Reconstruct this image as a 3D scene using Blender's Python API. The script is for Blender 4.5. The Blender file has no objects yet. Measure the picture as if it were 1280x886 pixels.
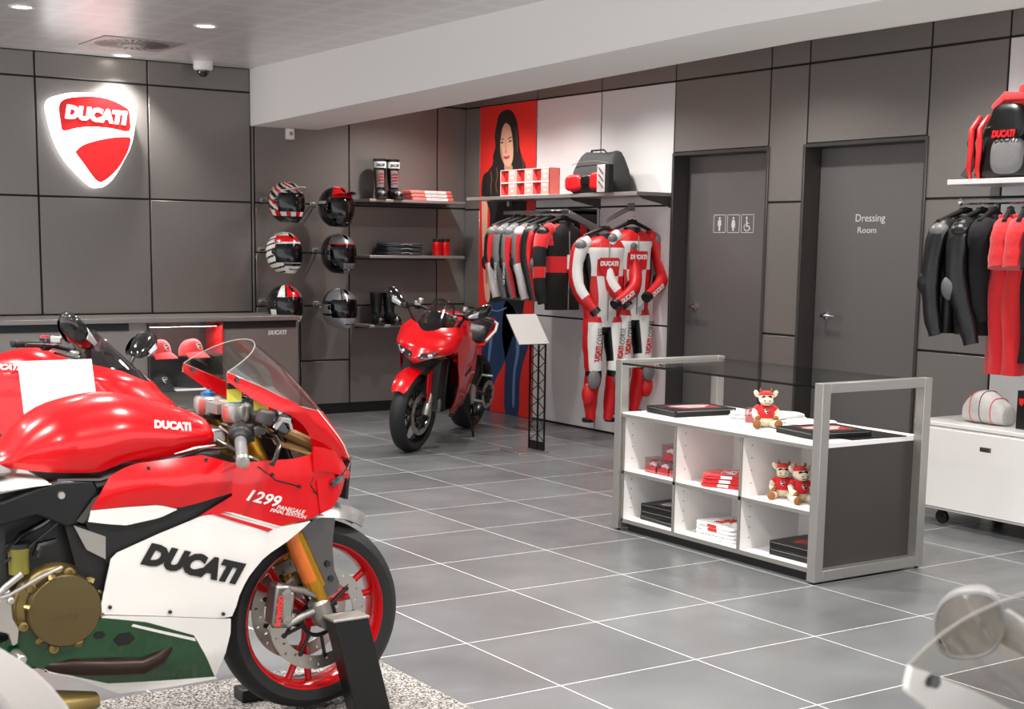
import bpy, math, random
from mathutils import Vector, Matrix, Euler, Quaternion
random.seed(7)
PI = math.pi
COL = bpy.context.scene.collection
SC = bpy.context.scene

# ------------------------------------------------------------------ materials
def lin(c):
    if isinstance(c, str):
        c = c.lstrip('#'); c = [int(c[i:i+2], 16)/255 for i in (0, 2, 4)]
    return tuple((x/12.92 if x <= .04045 else ((x+.055)/1.055)**2.4) for x in c) + (1.0,)
MATS = {}
def mat(name, col='808080', rough=.5, metal=0., coat=0., trans=0., emis=None, es=0., ior=None, alpha=None,
        noise=0., nscale=20., bump=0., bscale=200., sheen=0., stretch=None):
    m = bpy.data.materials.new(name); m.use_nodes = True
    nt = m.node_tree; b = nt.nodes['Principled BSDF']
    b.inputs['Base Color'].default_value = lin(col)
    b.inputs['Roughness'].default_value = rough
    b.inputs['Metallic'].default_value = metal
    if coat: b.inputs['Coat Weight'].default_value = coat; b.inputs['Coat Roughness'].default_value = .03
    if trans: b.inputs['Transmission Weight'].default_value = trans
    if ior: b.inputs['IOR'].default_value = ior
    if alpha is not None: b.inputs['Alpha'].default_value = alpha
    if sheen: b.inputs['Sheen Weight'].default_value = sheen
    if emis: b.inputs['Emission Color'].default_value = lin(emis); b.inputs['Emission Strength'].default_value = es
    if noise or bump:
        tc = nt.nodes.new('ShaderNodeTexCoord')
        src = tc.outputs['Object']
        if stretch:
            mp = nt.nodes.new('ShaderNodeMapping'); mp.inputs['Scale'].default_value = stretch
            nt.links.new(src, mp.inputs['Vector']); src = mp.outputs['Vector']
    if noise:
        n = nt.nodes.new('ShaderNodeTexNoise'); n.inputs['Scale'].default_value = nscale; n.inputs['Detail'].default_value = 4
        nt.links.new(src, n.inputs['Vector'])
        mx = nt.nodes.new('ShaderNodeMix'); mx.data_type = 'RGBA'; mx.blend_type = 'MIX'
        L = lin(col)
        mx.inputs['A'].default_value = tuple(max(0, x*(1-noise)) for x in L[:3])+(1,)
        mx.inputs['B'].default_value = tuple(min(1, x*(1+noise)) for x in L[:3])+(1,)
        nt.links.new(n.outputs['Fac'], mx.inputs['Factor']); nt.links.new(mx.outputs['Result'], b.inputs['Base Color'])
    if bump:
        n2 = nt.nodes.new('ShaderNodeTexNoise'); n2.inputs['Scale'].default_value = bscale; n2.inputs['Detail'].default_value = 3
        nt.links.new(src, n2.inputs['Vector'])
        bp = nt.nodes.new('ShaderNodeBump'); bp.inputs['Strength'].default_value = bump; bp.inputs['Distance'].default_value = .01
        nt.links.new(n2.outputs['Fac'], bp.inputs['Height']); nt.links.new(bp.outputs['Normal'], b.inputs['Normal'])
    MATS[name] = m
    return m
M = MATS

def glassmat(name, tint='ffffff', gloss=.06, rough=.02):
    """thin glass: transparent mixed with a glossy coat by fresnel"""
    m = bpy.data.materials.new(name); m.use_nodes = True
    nt = m.node_tree; nt.nodes.clear()
    o = nt.nodes.new('ShaderNodeOutputMaterial'); t = nt.nodes.new('ShaderNodeBsdfTransparent'); g = nt.nodes.new('ShaderNodeBsdfGlossy')
    t.inputs['Color'].default_value = lin(tint); g.inputs['Roughness'].default_value = rough
    lw = nt.nodes.new('ShaderNodeLayerWeight'); lw.inputs['Blend'].default_value = .5
    f = nt.nodes.new('ShaderNodeMath'); f.operation = 'POWER'; f.inputs[1].default_value = 5; nt.links.new(lw.outputs['Facing'], f.inputs[0])
    ad = nt.nodes.new('ShaderNodeMath'); ad.operation = 'ADD'; ad.inputs[1].default_value = gloss; ad.use_clamp = True
    mx = nt.nodes.new('ShaderNodeMixShader')
    nt.links.new(f.outputs[0], ad.inputs[0]); nt.links.new(ad.outputs[0], mx.inputs[0])
    nt.links.new(t.outputs[0], mx.inputs[1]); nt.links.new(g.outputs[0], mx.inputs[2]); nt.links.new(mx.outputs[0], o.inputs[0])
    MATS[name] = m
    return m

# ------------------------------------------------------------------ mesh builder
def V(*a): return Vector(a)
def rotm(ax=0, ay=0, az=0): return Euler((ax, ay, az)).to_matrix()
class MB:
    def __init__(s, tf=None): s.v = []; s.f = []; s.mi = []; s.m = 0; s.tf = tf
    def _add(s, vs, fs):
        o = len(s.v)
        for p in vs:
            p = Vector(p)
            s.v.append(s.tf @ p if s.tf is not None else p)
        for f in fs: s.f.append([i+o for i in f]); s.mi.append(s.m)
        return s
    def box(s, c, d, R=None):
        x, y, z = d[0]/2, d[1]/2, d[2]/2
        vs = [V(a*x, b*y, e*z) for a in (-1, 1) for b in (-1, 1) for e in (-1, 1)]
        if R is not None: vs = [R @ p for p in vs]
        vs = [p+Vector(c) for p in vs]
        return s._add(vs, [(0, 1, 3, 2), (4, 6, 7, 5), (0, 4, 5, 1), (2, 3, 7, 6), (0, 2, 6, 4), (1, 5, 7, 3)])
    def bx(s, x0, x1, y0, y1, z0, z1):
        return s.box(((x0+x1)/2, (y0+y1)/2, (z0+z1)/2), (abs(x1-x0), abs(y1-y0), abs(z1-z0)))
    def rings(s, rings, cap=True, close=False, open_ring=False):
        n = len(rings[0]); vs = [p for r in rings for p in r]; fs = []
        m = len(rings)
        for i in range(m if close else m-1):
            a = i*n; b = ((i+1) % m)*n
            for j in range(n-1 if open_ring else n):
                k = (j+1) % n
                fs.append((a+j, a+k, b+k, b+j))
        if cap and not close:
            fs.append(tuple(range(n-1, -1, -1))); fs.append(tuple(range((m-1)*n, m*n)))
        return s._add(vs, fs)
    def cyl(s, p0, p1, r0, r1=None, n=16, cap=True):
        r1 = r0 if r1 is None else r1
        return s.tube([p0, p1], [r0, r1], n, cap)
    def tube(s, pts, r, n=10, cap=True, close=False, flat=1.0, up=None):
        pts = [Vector(p) for p in pts]; m = len(pts)
        if not hasattr(r, '__len__'): r = [r]*m
        T = []
        for i in range(m):
            a = pts[(i-1) % m] if (close or i > 0) else pts[i]; b = pts[(i+1) % m] if (close or i < m-1) else pts[i]
            t = (b-a); T.append(t.normalized() if t.length > 1e-9 else V(0, 0, 1))
        if up is None: up = V(0, 0, 1) if abs(T[0].z) < .9 else V(1, 0, 0)
        N = (Vector(up)-T[0]*Vector(up).dot(T[0])).normalized(); R = []
        for i in range(m):
            N = (N-T[i]*N.dot(T[i])).normalized(); B = T[i].cross(N)
            R.append([pts[i]+(N*math.cos(2*PI*k/n)*flat+B*math.sin(2*PI*k/n))*r[i] for k in range(n)])
        return s.rings(R, cap, close)
    def lathe(s, prof, o=(0, 0, 0), ax=(0, 0, 1), n=24, cap=True, ang=2*PI):
        ax = Vector(ax).normalized(); o = Vector(o)
        u = ax.cross(V(1, 0, 0) if abs(ax.x) < .9 else V(0, 1, 0)).normalized(); w = ax.cross(u)
        R = [[o+ax*h+(u*math.cos(2*PI*k/n)+w*math.sin(2*PI*k/n))*max(r, 1e-5) for k in range(n)] for r, h in prof]
        return s.rings(R, cap)
    def torus(s, c, R, r, ax=(0, 0, 1), n=40, k=10, flat=1.0):
        ax = Vector(ax).normalized(); u = ax.cross(V(1, 0, 0) if abs(ax.x) < .9 else V(0, 1, 0)).normalized(); w = ax.cross(u)
        rs = []
        for i in range(n):
            a = 2*PI*i/n; d = u*math.cos(a)+w*math.sin(a)
            rs.append([Vector(c)+d*(R+r*math.cos(2*PI*j/k))+ax*r*flat*math.sin(2*PI*j/k) for j in range(k)])
        return s.rings(rs, False, True)
    def ell(s, c, r, R=None, nu=20, nv=12, z0=-1., z1=1.):
        if not hasattr(r, '__len__'): r = (r, r, r)
        rs = []
        a0, a1 = math.asin(max(-1, z0)), math.asin(min(1, z1))
        for i in range(nv+1):
            a = a0+(a1-a0)*i/nv; cz, rr = math.sin(a), max(math.cos(a), 1e-4)
            ring = [V(math.cos(2*PI*k/nu)*rr*r[0], math.sin(2*PI*k/nu)*rr*r[1], cz*r[2]) for k in range(nu)]
            if R is not None: ring = [R @ p for p in ring]
            rs.append([p+Vector(c) for p in ring])
        return s.rings(rs, True)
    def prism(s, poly, depth, O=(0, 0, 0), X=(1, 0, 0), Y=(0, 0, 1)):
        """polygon in the X,Y plane, thickness along X x Y"""
        X = Vector(X).normalized(); Y = Vector(Y).normalized(); N = X.cross(Y); O = Vector(O); n = len(poly)
        a = [O+X*p[0]+Y*p[1] for p in poly]; b = [p+N*depth for p in a]
        fs = [tuple(range(n-1, -1, -1)), tuple(range(n, 2*n))]+[(i, (i+1) % n, n+(i+1) % n, n+i) for i in range(n)]
        return s._add(a+b, fs)
    def fprism(s, poly, fn, depth):
        """polygon whose corners are mapped by fn(u, v, off)"""
        n = len(poly); a = [fn(p[0], p[1], 0) for p in poly]; b = [fn(p[0], p[1], depth) for p in poly]
        fs = [tuple(range(n-1, -1, -1)), tuple(range(n, 2*n))]+[(i, (i+1) % n, n+(i+1) % n, n+i) for i in range(n)]
        return s._add(a+b, fs)
    def grid(s, fn, nu, nv, th=0., nrm=None):
        """sheet fn(i/nu, j/nv); with th it gets a thickness along nrm (vector) or the vertex normals"""
        P = [[Vector(fn(i/nu, j/nv)) for j in range(nv+1)] for i in range(nu+1)]
        W = nv+1; vs = [p for r in P for p in r]
        fs = [(i*W+j, (i+1)*W+j, (i+1)*W+j+1, i*W+j+1) for i in range(nu) for j in range(nv)]
        if th:
            K = len(vs); Q = []
            for i in range(nu+1):
                for j in range(nv+1):
                    if nrm is not None: nn = Vector(nrm)
                    else:
                        du = P[min(i+1, nu)][j]-P[max(i-1, 0)][j]; dv = P[i][min(j+1, nv)]-P[i][max(j-1, 0)]
                        nn = du.cross(dv); nn = nn.normalized() if nn.length > 1e-12 else V(0, 0, 1)
                    Q.append(P[i][j]-nn*th)
            vs += Q; fs += [tuple(K+q for q in reversed(f)) for f in fs]
            B = [i*W for i in range(nu+1)]+[nu*W+j for j in range(1, nv+1)]+[i*W+nv for i in range(nu-1, -1, -1)]+[j for j in range(nv-1, 0, -1)]
            n = len(B)
            fs += [(B[k], K+B[k], K+B[(k+1) % n], B[(k+1) % n]) for k in range(n)]
        return s._add(vs, fs)
    def text(s, txt, fn, h=.1, bold=0., shear=0., depth=.001, w=None, anchor='l'):
        vs, fs, W, H = glyphs(txt, bold, shear)
        sy = h/H; sx = (w/W) if w else sy
        ox = {'l': 0, 'c': -W*sx/2, 'r': -W*sx}[anchor]
        return s._add([fn(ox+x*sx, y*sy, depth if z > 0 else 0) for x, y, z in vs], fs)
    def obj(s, name, mats, parent=None, loc=(0, 0, 0), rz=0, bev=0, sub=0, seg=2, ang=38, flat=False, mirror=None):
        if not isinstance(mats, (list, tuple)): mats = [mats]
        me = bpy.data.meshes.new(name); me.from_pydata([tuple(p) for p in s.v], [], s.f)
        for q in mats: me.materials.append(M[q] if isinstance(q, str) else q)
        me.polygons.foreach_set('material_index', s.mi)
        if not flat:
            me.polygons.foreach_set('use_smooth', [True]*len(s.f))
            try: me.set_sharp_from_angle(angle=math.radians(ang))
            except Exception: pass
        me.validate(); me.update()
        o = bpy.data.objects.new(name, me); COL.objects.link(o)
        o.location = loc; o.rotation_euler = (0, 0, rz)
        if parent is not None: o.parent = parent
        if bev:
            b = o.modifiers.new('bevel', 'BEVEL'); b.width = bev; b.segments = seg; b.limit_method = 'ANGLE'; b.angle_limit = math.radians(40)
        if sub:
            b = o.modifiers.new('sub', 'SUBSURF'); b.levels = sub; b.render_levels = sub
        return o

_G = {}
def glyphs(txt, bold=0., shear=0.):
    k = (txt, bold, shear)
    if k in _G: return _G[k]
    c = bpy.data.curves.new('glyphs', 'FONT'); c.body = txt; c.size = 1; c.offset = bold; c.shear = shear; c.extrude = .5; c.resolution_u = 3
    o = bpy.data.objects.new('glyphs', c); COL.objects.link(o)
    dg = bpy.context.evaluated_depsgraph_get(); me = bpy.data.meshes.new_from_object(o.evaluated_get(dg))
    vs = [tuple(v.co) for v in me.vertices]; fs = [tuple(p.vertices) for p in me.polygons]
    x0 = min(v[0] for v in vs); y0 = min(v[1] for v in vs); x1 = max(v[0] for v in vs); y1 = max(v[1] for v in vs)
    vs = [(x-x0, y-y0, z) for x, y, z in vs]
    bpy.data.objects.remove(o); bpy.data.curves.remove(c); bpy.data.meshes.remove(me)
    _G[k] = (vs, fs, x1-x0, y1-y0)
    return _G[k]

def plane_fn(O, X, Y):
    O = Vector(O); X = Vector(X).normalized(); Y = Vector(Y).normalized(); N = X.cross(Y)
    return lambda u, v, d=0: O+X*u+Y*v+N*d

# ------------------------------------------------------------------ objects
def tag(o, label, cat, group=None):
    o['label'] = label; o['category'] = cat
    if group: o['group'] = group
    return o
def thing(name, label, cat, loc=(0, 0, 0), rz=0, group=None):
    o = bpy.data.objects.new(name, None); COL.objects.link(o); o.empty_display_size = .1
    o.location = loc; o.rotation_euler = (0, 0, rz)
    return tag(o, label, cat, group)
def struct(o): o['kind'] = 'structure'; return o
KIDS = {}
def dup(root, loc=None, rz=None, label=None, group=None, rot=None):
    def cp(o, par):
        c = o.copy(); COL.objects.link(c)
        if par is not None: c.parent = par
        for ch in [q for q in COL.objects if q.parent == o]: cp(ch, c)
        return c
    r = cp(root, None)
    if loc is not None: r.location = loc
    if rz is not None: r.rotation_euler = (0, 0, rz)
    if rot is not None: r.rotation_euler = rot
    if label: r['label'] = label
    if group: r['group'] = group
    return r
def lerp(a, b, t): return a+(b-a)*t
def interp(pts, t):
    """polyline by arc length (t 0..1)"""
    L = [0]
    for a, b in zip(pts, pts[1:]): L.append(L[-1]+math.dist(a, b))
    s = t*L[-1]
    for i in range(len(pts)-1):
        if s <= L[i+1] or i == len(pts)-2:
            k = (s-L[i])/max(L[i+1]-L[i], 1e-9)
            return tuple(lerp(p, q, k) for p, q in zip(pts[i], pts[i+1]))
def smooth(pts, n=6, close=False):
    """Catmull-Rom through the points"""
    m = len(pts); out = []
    rng = range(m if close else m-1)
    for i in rng:
        g = lambda k: pts[k % m] if close else pts[max(0, min(m-1, k))]
        p0, p1, p2, p3 = g(i-1), g(i), g(i+1), g(i+2)
        for k in range(n):
            t = k/n
            out.append(tuple(.5*(2*b+(c-a)*t+(2*a-5*b+4*c-d)*t*t+(3*b-a-3*c+d)*t**3) for a, b, c, d in zip(p0, p1, p2, p3)))
    if not close: out.append(tuple(pts[-1]))
    return out
def f1(xs, ys, x):
    """piecewise-linear (smoothstep) function"""
    if x <= xs[0]: return ys[0]
    for i in range(len(xs)-1):
        if x <= xs[i+1]:
            t = (x-xs[i])/(xs[i+1]-xs[i]); t = t*t*(3-2*t)*.5+t*.5
            return ys[i]+(ys[i+1]-ys[i])*t
    return ys[-1]

# the view the measurements were taken from (metres; x along the back wall, y towards it, z up)
CAM_F, CAM_YAW, CAM_PITCH, CAM_ROLL, CAM_C = 1783.04, .5893, .1477, .0147, V(-4.528, -4.966, 1.4685)
_F = V(math.sin(CAM_YAW)*math.cos(CAM_PITCH), math.cos(CAM_YAW)*math.cos(CAM_PITCH), -math.sin(CAM_PITCH))
_R0 = V(math.cos(CAM_YAW), -math.sin(CAM_YAW), 0); _U0 = _R0.cross(_F)
_R = _R0*math.cos(CAM_ROLL)+_U0*math.sin(CAM_ROLL); _U = -_R0*math.sin(CAM_ROLL)+_U0*math.cos(CAM_ROLL)
def at(px, py, x=None, y=None, z=None):
    """the point of the plane x=, y= or z= that was measured at a pixel"""
    d = _F+_R*((px-640)/CAM_F)-_U*((py-571.1)/CAM_F)
    if x is not None: t = (x-CAM_C.x)/d.x
    elif y is not None: t = (y-CAM_C.y)/d.y
    else: t = (z-CAM_C.z)/d.z
    return CAM_C+d*t
cam = bpy.data.cameras.new('camera'); camo = bpy.data.objects.new('camera', cam); COL.objects.link(camo)
cam.sensor_width = 36; cam.lens = CAM_F*36/1280; cam.shift_y = 128.1/1280; cam.clip_start = .05
camo.matrix_world = Matrix(((_R.x, _U.x, -_F.x, CAM_C.x), (_R.y, _U.y, -_F.y, CAM_C.y), (_R.z, _U.z, -_F.z, CAM_C.z), (0, 0, 0, 1)))
cam.dof.use_dof = True; cam.dof.focus_distance = 6.5; cam.dof.aperture_fstop = 9
SC.camera = camo
SC.view_settings.view_transform = 'Standard'; SC.view_settings.look = 'None'; SC.view_settings.gamma = 1; SC.view_settings.exposure = 0
SC.cycles.max_bounces = 8; SC.cycles.transparent_max_bounces = 12
try: SC.cycles.use_denoising = True; SC.cycles.sample_clamp_indirect = 4
except Exception: pass
# ================================================================== materials used everywhere
mat('box_pink', 'f0766c', .45)
mat('steel', '827d79', .34, .5, noise=.05, nscale=60, bump=.02, bscale=500)
mat('steel_dark', '4a4644', .4, .5, noise=.08, nscale=60)
mat('gap_black', '060606', .7)
mat('panel_white', 'd9d7d6', .35, .1)
mat('white', 'ece9e6', .45)
mat('white_gloss', 'f1efec', .22, coat=.5)
mat('plaster', 'efedea', .75)
mat('alu', 'b9b6b0', .3, .9)
mat('alu_matte', '9c9993', .42, .7)
mat('chrome', 'e2e2e2', .12, 1.)
mat('black', '050505', .5)
mat('black_gloss', '040404', .12, coat=.6)
mat('rubber', '0b0b0b', .6)
mat('leather_black', '09090a', .38, bump=.25, bscale=60)
mat('leather_white', 'dedcd8', .42, bump=.15, bscale=60)
mat('leather_grey', '6c6b6b', .42, bump=.2, bscale=60)
mat('leather_red', 'c8151b', .42, bump=.15, bscale=60)
mat('red', 'd4141a', .35)
mat('red_cloth', 'd0141b', .8, sheen=.3, bump=.3, bscale=40)
mat('red_print', 'd8231f', .45)
mat('paint_red', 'c0060f', .22, coat=.45); M['paint_red'].node_tree.nodes['Principled BSDF'].inputs['Specular IOR Level'].default_value = .3
mat('paint_white', 'd8d5d0', .25, coat=.6)
mat('paint_green', '003a1a', .22, coat=.35)
mat('gold', 'b98a2a', .28, .9)
mat('bronze', '8a7648', .38, .75)
mat('bronze_dark', '5e5133', .36, .7)
mat('burnt_steel', '2e211c', .36, .7, noise=.5, nscale=9)
mat('cloth_white', 'e9e7e6', .85, bump=.3, bscale=30)
mat('cloth_black', '0e0e10', .85, bump=.4, bscale=40)
mat('cloth_grey', '3f4044', .85, bump=.4, bscale=40)
mat('plush_cream', 'eadcc0', .95, bump=.8, bscale=120, sheen=.4)
mat('plush_brown', '8f5c33', .95, bump=.6, bscale=120)
mat('paper', 'f4f2ee', .6)
mat('frosted', 'cfd0d2', .5)
glassmat('glass', 'f8fcfa', .04)
glassmat('glass_clear', 'fafafa', .03)
glassmat('glass_edge', '3b5750', .15)
glassmat('screen', 'f6f6f4', .08, .03)
glassmat('screen_smoke', 'd2d1d3', .08, .03)
glassmat('acrylic', 'f6eef0', .10, .05)

def nodemat(name, rough=.4, metal=0.):
    m = bpy.data.materials.new(name); m.use_nodes = True; nt = m.node_tree
    b = nt.nodes['Principled BSDF']; b.inputs['Roughness'].default_value = rough; b.inputs['Metallic'].default_value = metal
    MATS[name] = m
    return m, nt, b
def nd(nt, t, **kw):
    n = nt.nodes.new(t)
    for k, v in kw.items():
        if k.startswith('i_'): n.inputs[int(k[2:]) if k[2:].isdigit() else k[2:]].default_value = v
        else: setattr(n, k, v)
    return n
def math_node(nt, op, a, b=None, c=None):
    n = nt.nodes.new('ShaderNodeMath'); n.operation = op
    for i, q in enumerate((a, b, c)):
        if q is None: continue
        if isinstance(q, (int, float)): n.inputs[i].default_value = q
        else: nt.links.new(q, n.inputs[i])
    return n.outputs[0]

# floor tiles: 0.6 m porcelain on a light grout
m, nt, b = nodemat('floor_tiles', .3)
tc = nd(nt, 'ShaderNodeTexCoord'); sp = nd(nt, 'ShaderNodeSeparateXYZ'); nt.links.new(tc.outputs['Object'], sp.inputs[0])
def cell(o):
    q = math_node(nt, 'DIVIDE', o, .6); fr = math_node(nt, 'FRACT', q)
    d = math_node(nt, 'ABSOLUTE', math_node(nt, 'SUBTRACT', fr, .5)); return math_node(nt, 'GREATER_THAN', d, .5-.0018/.6), math_node(nt, 'FLOOR', q)
gx, ix = cell(math_node(nt, 'ADD', sp.outputs[0], 60)); gy, iy = cell(math_node(nt, 'ADD', sp.outputs[1], 60))
g = math_node(nt, 'MAXIMUM', gx, gy)
cb = nd(nt, 'ShaderNodeCombineXYZ'); nt.links.new(ix, cb.inputs[0]); nt.links.new(iy, cb.inputs[1])
wn = nd(nt, 'ShaderNodeTexWhiteNoise', noise_dimensions='3D'); nt.links.new(cb.outputs[0], wn.inputs['Vector'])
n1 = nd(nt, 'ShaderNodeTexNoise'); n1.inputs['Scale'].default_value = 2.2; n1.inputs['Detail'].default_value = 3; n1.inputs['Roughness'].default_value = .55
mpf = nd(nt, 'ShaderNodeMapping'); mpf.inputs['Location'].default_value = (3.1, 7.7, .37); nt.links.new(tc.outputs['Object'], mpf.inputs['Vector']); nt.links.new(mpf.outputs['Vector'], n1.inputs['Vector'])
mixv = math_node(nt, 'ADD', math_node(nt, 'MULTIPLY', wn.outputs['Value'], .22), math_node(nt, 'MULTIPLY', n1.outputs['Fac'], .9))
cr = nd(nt, 'ShaderNodeValToRGB'); nt.links.new(mixv, cr.inputs[0])
cr.color_ramp.elements[0].position = .3; cr.color_ramp.elements[0].color = lin('535455')
cr.color_ramp.elements[1].position = .85; cr.color_ramp.elements[1].color = lin('6e7071')
mx = nd(nt, 'ShaderNodeMix', data_type='RGBA'); nt.links.new(g, mx.inputs['Factor']); nt.links.new(cr.outputs[0], mx.inputs['A']); mx.inputs['B'].default_value = lin('e9e7e4')
nt.links.new(mx.outputs['Result'], b.inputs['Base Color'])
rr = math_node(nt, 'ADD', math_node(nt, 'MULTIPLY', n1.outputs['Fac'], .2), .2); b.inputs['Roughness'].default_value = .29

# speckled carpet
m, nt, b = nodemat('speckled_carpet', .95)
tc = nd(nt, 'ShaderNodeTexCoord'); n1 = nd(nt, 'ShaderNodeTexNoise'); n1.inputs['Scale'].default_value = 140; n1.inputs['Detail'].default_value = 4
nt.links.new(tc.outputs['Object'], n1.inputs['Vector'])
cr = nd(nt, 'ShaderNodeValToRGB'); nt.links.new(n1.outputs['Fac'], cr.inputs[0])
cr.color_ramp.elements[0].position = .42; cr.color_ramp.elements[0].color = lin('34302d')
cr.color_ramp.elements[1].position = .6; cr.color_ramp.elements[1].color = lin('aba6a1')
nt.links.new(cr.outputs[0], b.inputs['Base Color'])
bp = nd(nt, 'ShaderNodeBump'); bp.inputs['Strength'].default_value = .6; nt.links.new(n1.outputs['Fac'], bp.inputs['Height']); nt.links.new(bp.outputs[0], b.inputs['Normal'])

# ceiling: metal tiles 0.6 m with square perforated fields
m, nt, b = nodemat('ceiling_metal', .3, .15)
tc = nd(nt, 'ShaderNodeTexCoord'); sp = nd(nt, 'ShaderNodeSeparateXYZ'); nt.links.new(tc.outputs['Object'], sp.inputs[0])
def cell2(o, off, P, hw):
    fr = math_node(nt, 'FRACT', math_node(nt, 'DIVIDE', math_node(nt, 'ADD', o, 60+off), P))
    d = math_node(nt, 'ABSOLUTE', math_node(nt, 'SUBTRACT', fr, .5)); return d
dx = cell2(sp.outputs[0], .0, .6, 0); dy = cell2(sp.outputs[1], .1, .6, 0)
jx = math_node(nt, 'GREATER_THAN', math_node(nt, 'MAXIMUM', dx, dy), .4955)
ex = cell2(sp.outputs[0], .0, .3, 0); ey = cell2(sp.outputs[1], .1, .3, 0)
perf = math_node(nt, 'LESS_THAN', math_node(nt, 'MAXIMUM', ex, ey), .36)
m1 = nd(nt, 'ShaderNodeMix', data_type='RGBA'); nt.links.new(perf, m1.inputs['Factor']); m1.inputs['A'].default_value = lin('e2dfdd'); m1.inputs['B'].default_value = lin('dad7d5')
m2 = nd(nt, 'ShaderNodeMix', data_type='RGBA'); nt.links.new(jx, m2.inputs['Factor']); nt.links.new(m1.outputs['Result'], m2.inputs['A']); m2.inputs['B'].default_value = lin('f6f4f2')
nt.links.new(m2.outputs['Result'], b.inputs['Base Color'])

# ================================================================== room shell
XR, YB, ZC = 2.327, 6.111, 2.845
XL, YF = -7.6, -7.2
o = struct(MB().bx(XL, XR+.6, YF, YB+.3, -.12, 0).obj('floor', 'floor_tiles'))
o = struct(MB().bx(XL, .5, YF, YB+.3, ZC, ZC+.12).obj('ceiling', 'ceiling_metal'))
# lower ceiling strip between the downstand and the display wall
b_ = MB(); b_.bx(.5, XR+.3, YF, YB+.3, 2.803, 2.9); struct(b_.obj('ceiling_strip', 'plaster'))
# downstand beam (its soffit rises slightly towards the entrance)
b_ = MB(); zb = lambda y: 2.393+(YB-y)*.0225 if y > .4 else 2.393+(YB-.4)*.0225
rs = []
for y in (YB+.05, .4, YF): rs.append([V(.27, y, zb(y)), V(.87, y, zb(y)), V(.87, y, 2.9), V(.27, y, 2.9)])
b_.rings(rs); struct(b_.obj('trim_1', 'plaster', flat=True))

GAP = .007
def panels(b, quad, rects, th=.02, col=0):
    for r in rects:
        a0, a1, z0, z1 = r[:4]; b.m = r[4] if len(r) > 4 else col
        if quad == 'back': b.bx(a0+GAP, a1-GAP, YB, YB+th, z0+GAP, z1-GAP)
        else: b.bx(XR, XR+th, a0+GAP, a1-GAP, z0+GAP, z1-GAP)
# back wall
b_ = MB(); b_.m = 1; b_.bx(XL, XR+.3, YB+.006, YB+.2, 0, 3)
R_ = []
xs = [-7.6, -7.05, -6.1, -5.1, -4.2, -3.3, -2.35, -1.45, -.586, .27]
for a, c in zip(xs, xs[1:]): R_ += [(a, c, 2.657, 2.845), (a, c, 1.7805, 2.657), (a, c, .885, 1.7805), (a, c, 0, .885)]
for a, c in ((.27, .292),): R_ += [(a, .3, 0, 2.4)]
for a, c in ((.3, 1.166), (1.166, 2.038), (2.038, 2.34)):
    R_ += [(a, c, 1.7805, 2.66), (a, c, 2.66, 2.81)]
R_ += [(.3, 1.166, 1.375, 1.7805), (.3, 1.166, .93, 1.375), (1.166, 2.038, .93, 1.7805), (2.038, 2.34, .93, 1.7805),
       (.3, .7, .08, .93), (.7, 1.166, .462, .93), (.7, 1.166, .08, .462), (1.166, 2.038, .08, .93), (2.038, 2.34, .08, .93)]
panels(b_, 'back', R_)
struct(b_.obj('wall_back', ['steel', 'gap_black'], bev=.002, seg=1))
struct(MB().bx(.45, XR, YB-.012, YB+.02, 0, .075).obj('baseboard_back', 'black'))

# right wall (display wall): openings for two doors
D1 = (2.245, 3.205); D2 = (.9, 1.884); HD = 2.122
b_ = MB(); b_.m = 1
for y0, y1, z0, z1 in ((D1[1]+.004, YB+.3, 0, 3), (D2[1]+.004, D1[0]-.004, 0, 3), (YF, D2[0]-.004, 0, 3), (D1[0]-.01, D1[1]+.01, HD+.004, 3), (D2[0]-.01, D2[1]+.01, HD+.004, 3)):
    b_.bx(XR+.006, XR+.3, y0, y1, z0, z1)
R_ = []
for a, c in ((5.86, YB), (4.991, 5.86), (4.108, 4.991), (3.224, 4.108), (2.24, 3.224), (1.886, 2.24), (.896, 1.886), (.345, .896)):
    R_.append((a, c, 2.656, 2.81, 0))
W = 2
R_ += [(5.86, YB, 1.7705, 2.656, 0), (5.86, YB, .9, 1.7705, 0), (5.86, YB, .0, .9, 0)]
for a, c in ((4.108, 4.991), (3.224, 4.108)): R_ += [(a, c, 1.7705, 2.656, W), (a, c, .885, 1.7705, W), (a, c, .01, .885, W)]
R_ += [(4.991, 5.86, 0, 2.656, W)]
R_ += [(2.24, 3.224, 2.145, 2.656, 0), (.896, 1.886, 2.145, 2.656, 0), (1.886, 2.24, 1.775, 2.656, 0), (1.886, 2.24, .893, 1.775, 0), (1.886, 2.24, .0, .893, 0),
       (.345, .896, 1.775, 2.656, 0), (.345, .896, .872, 1.775, 0), (.345, .896, 0, .872, 0)]
y = .345
for k in range(7):
    y2 = y-1.2
    for z0, z1 in ((0, .872), (.872, 1.775), (1.775, 2.656)): R_.append((y2, y, z0, z1, W))
    R_.append((y2, y, 2.656, 2.81, 0)); y = y2
panels(b_, 'right', R_)
struct(b_.obj('wall_right', ['steel', 'gap_black', 'panel_white'], bev=.002, seg=1))
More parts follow.
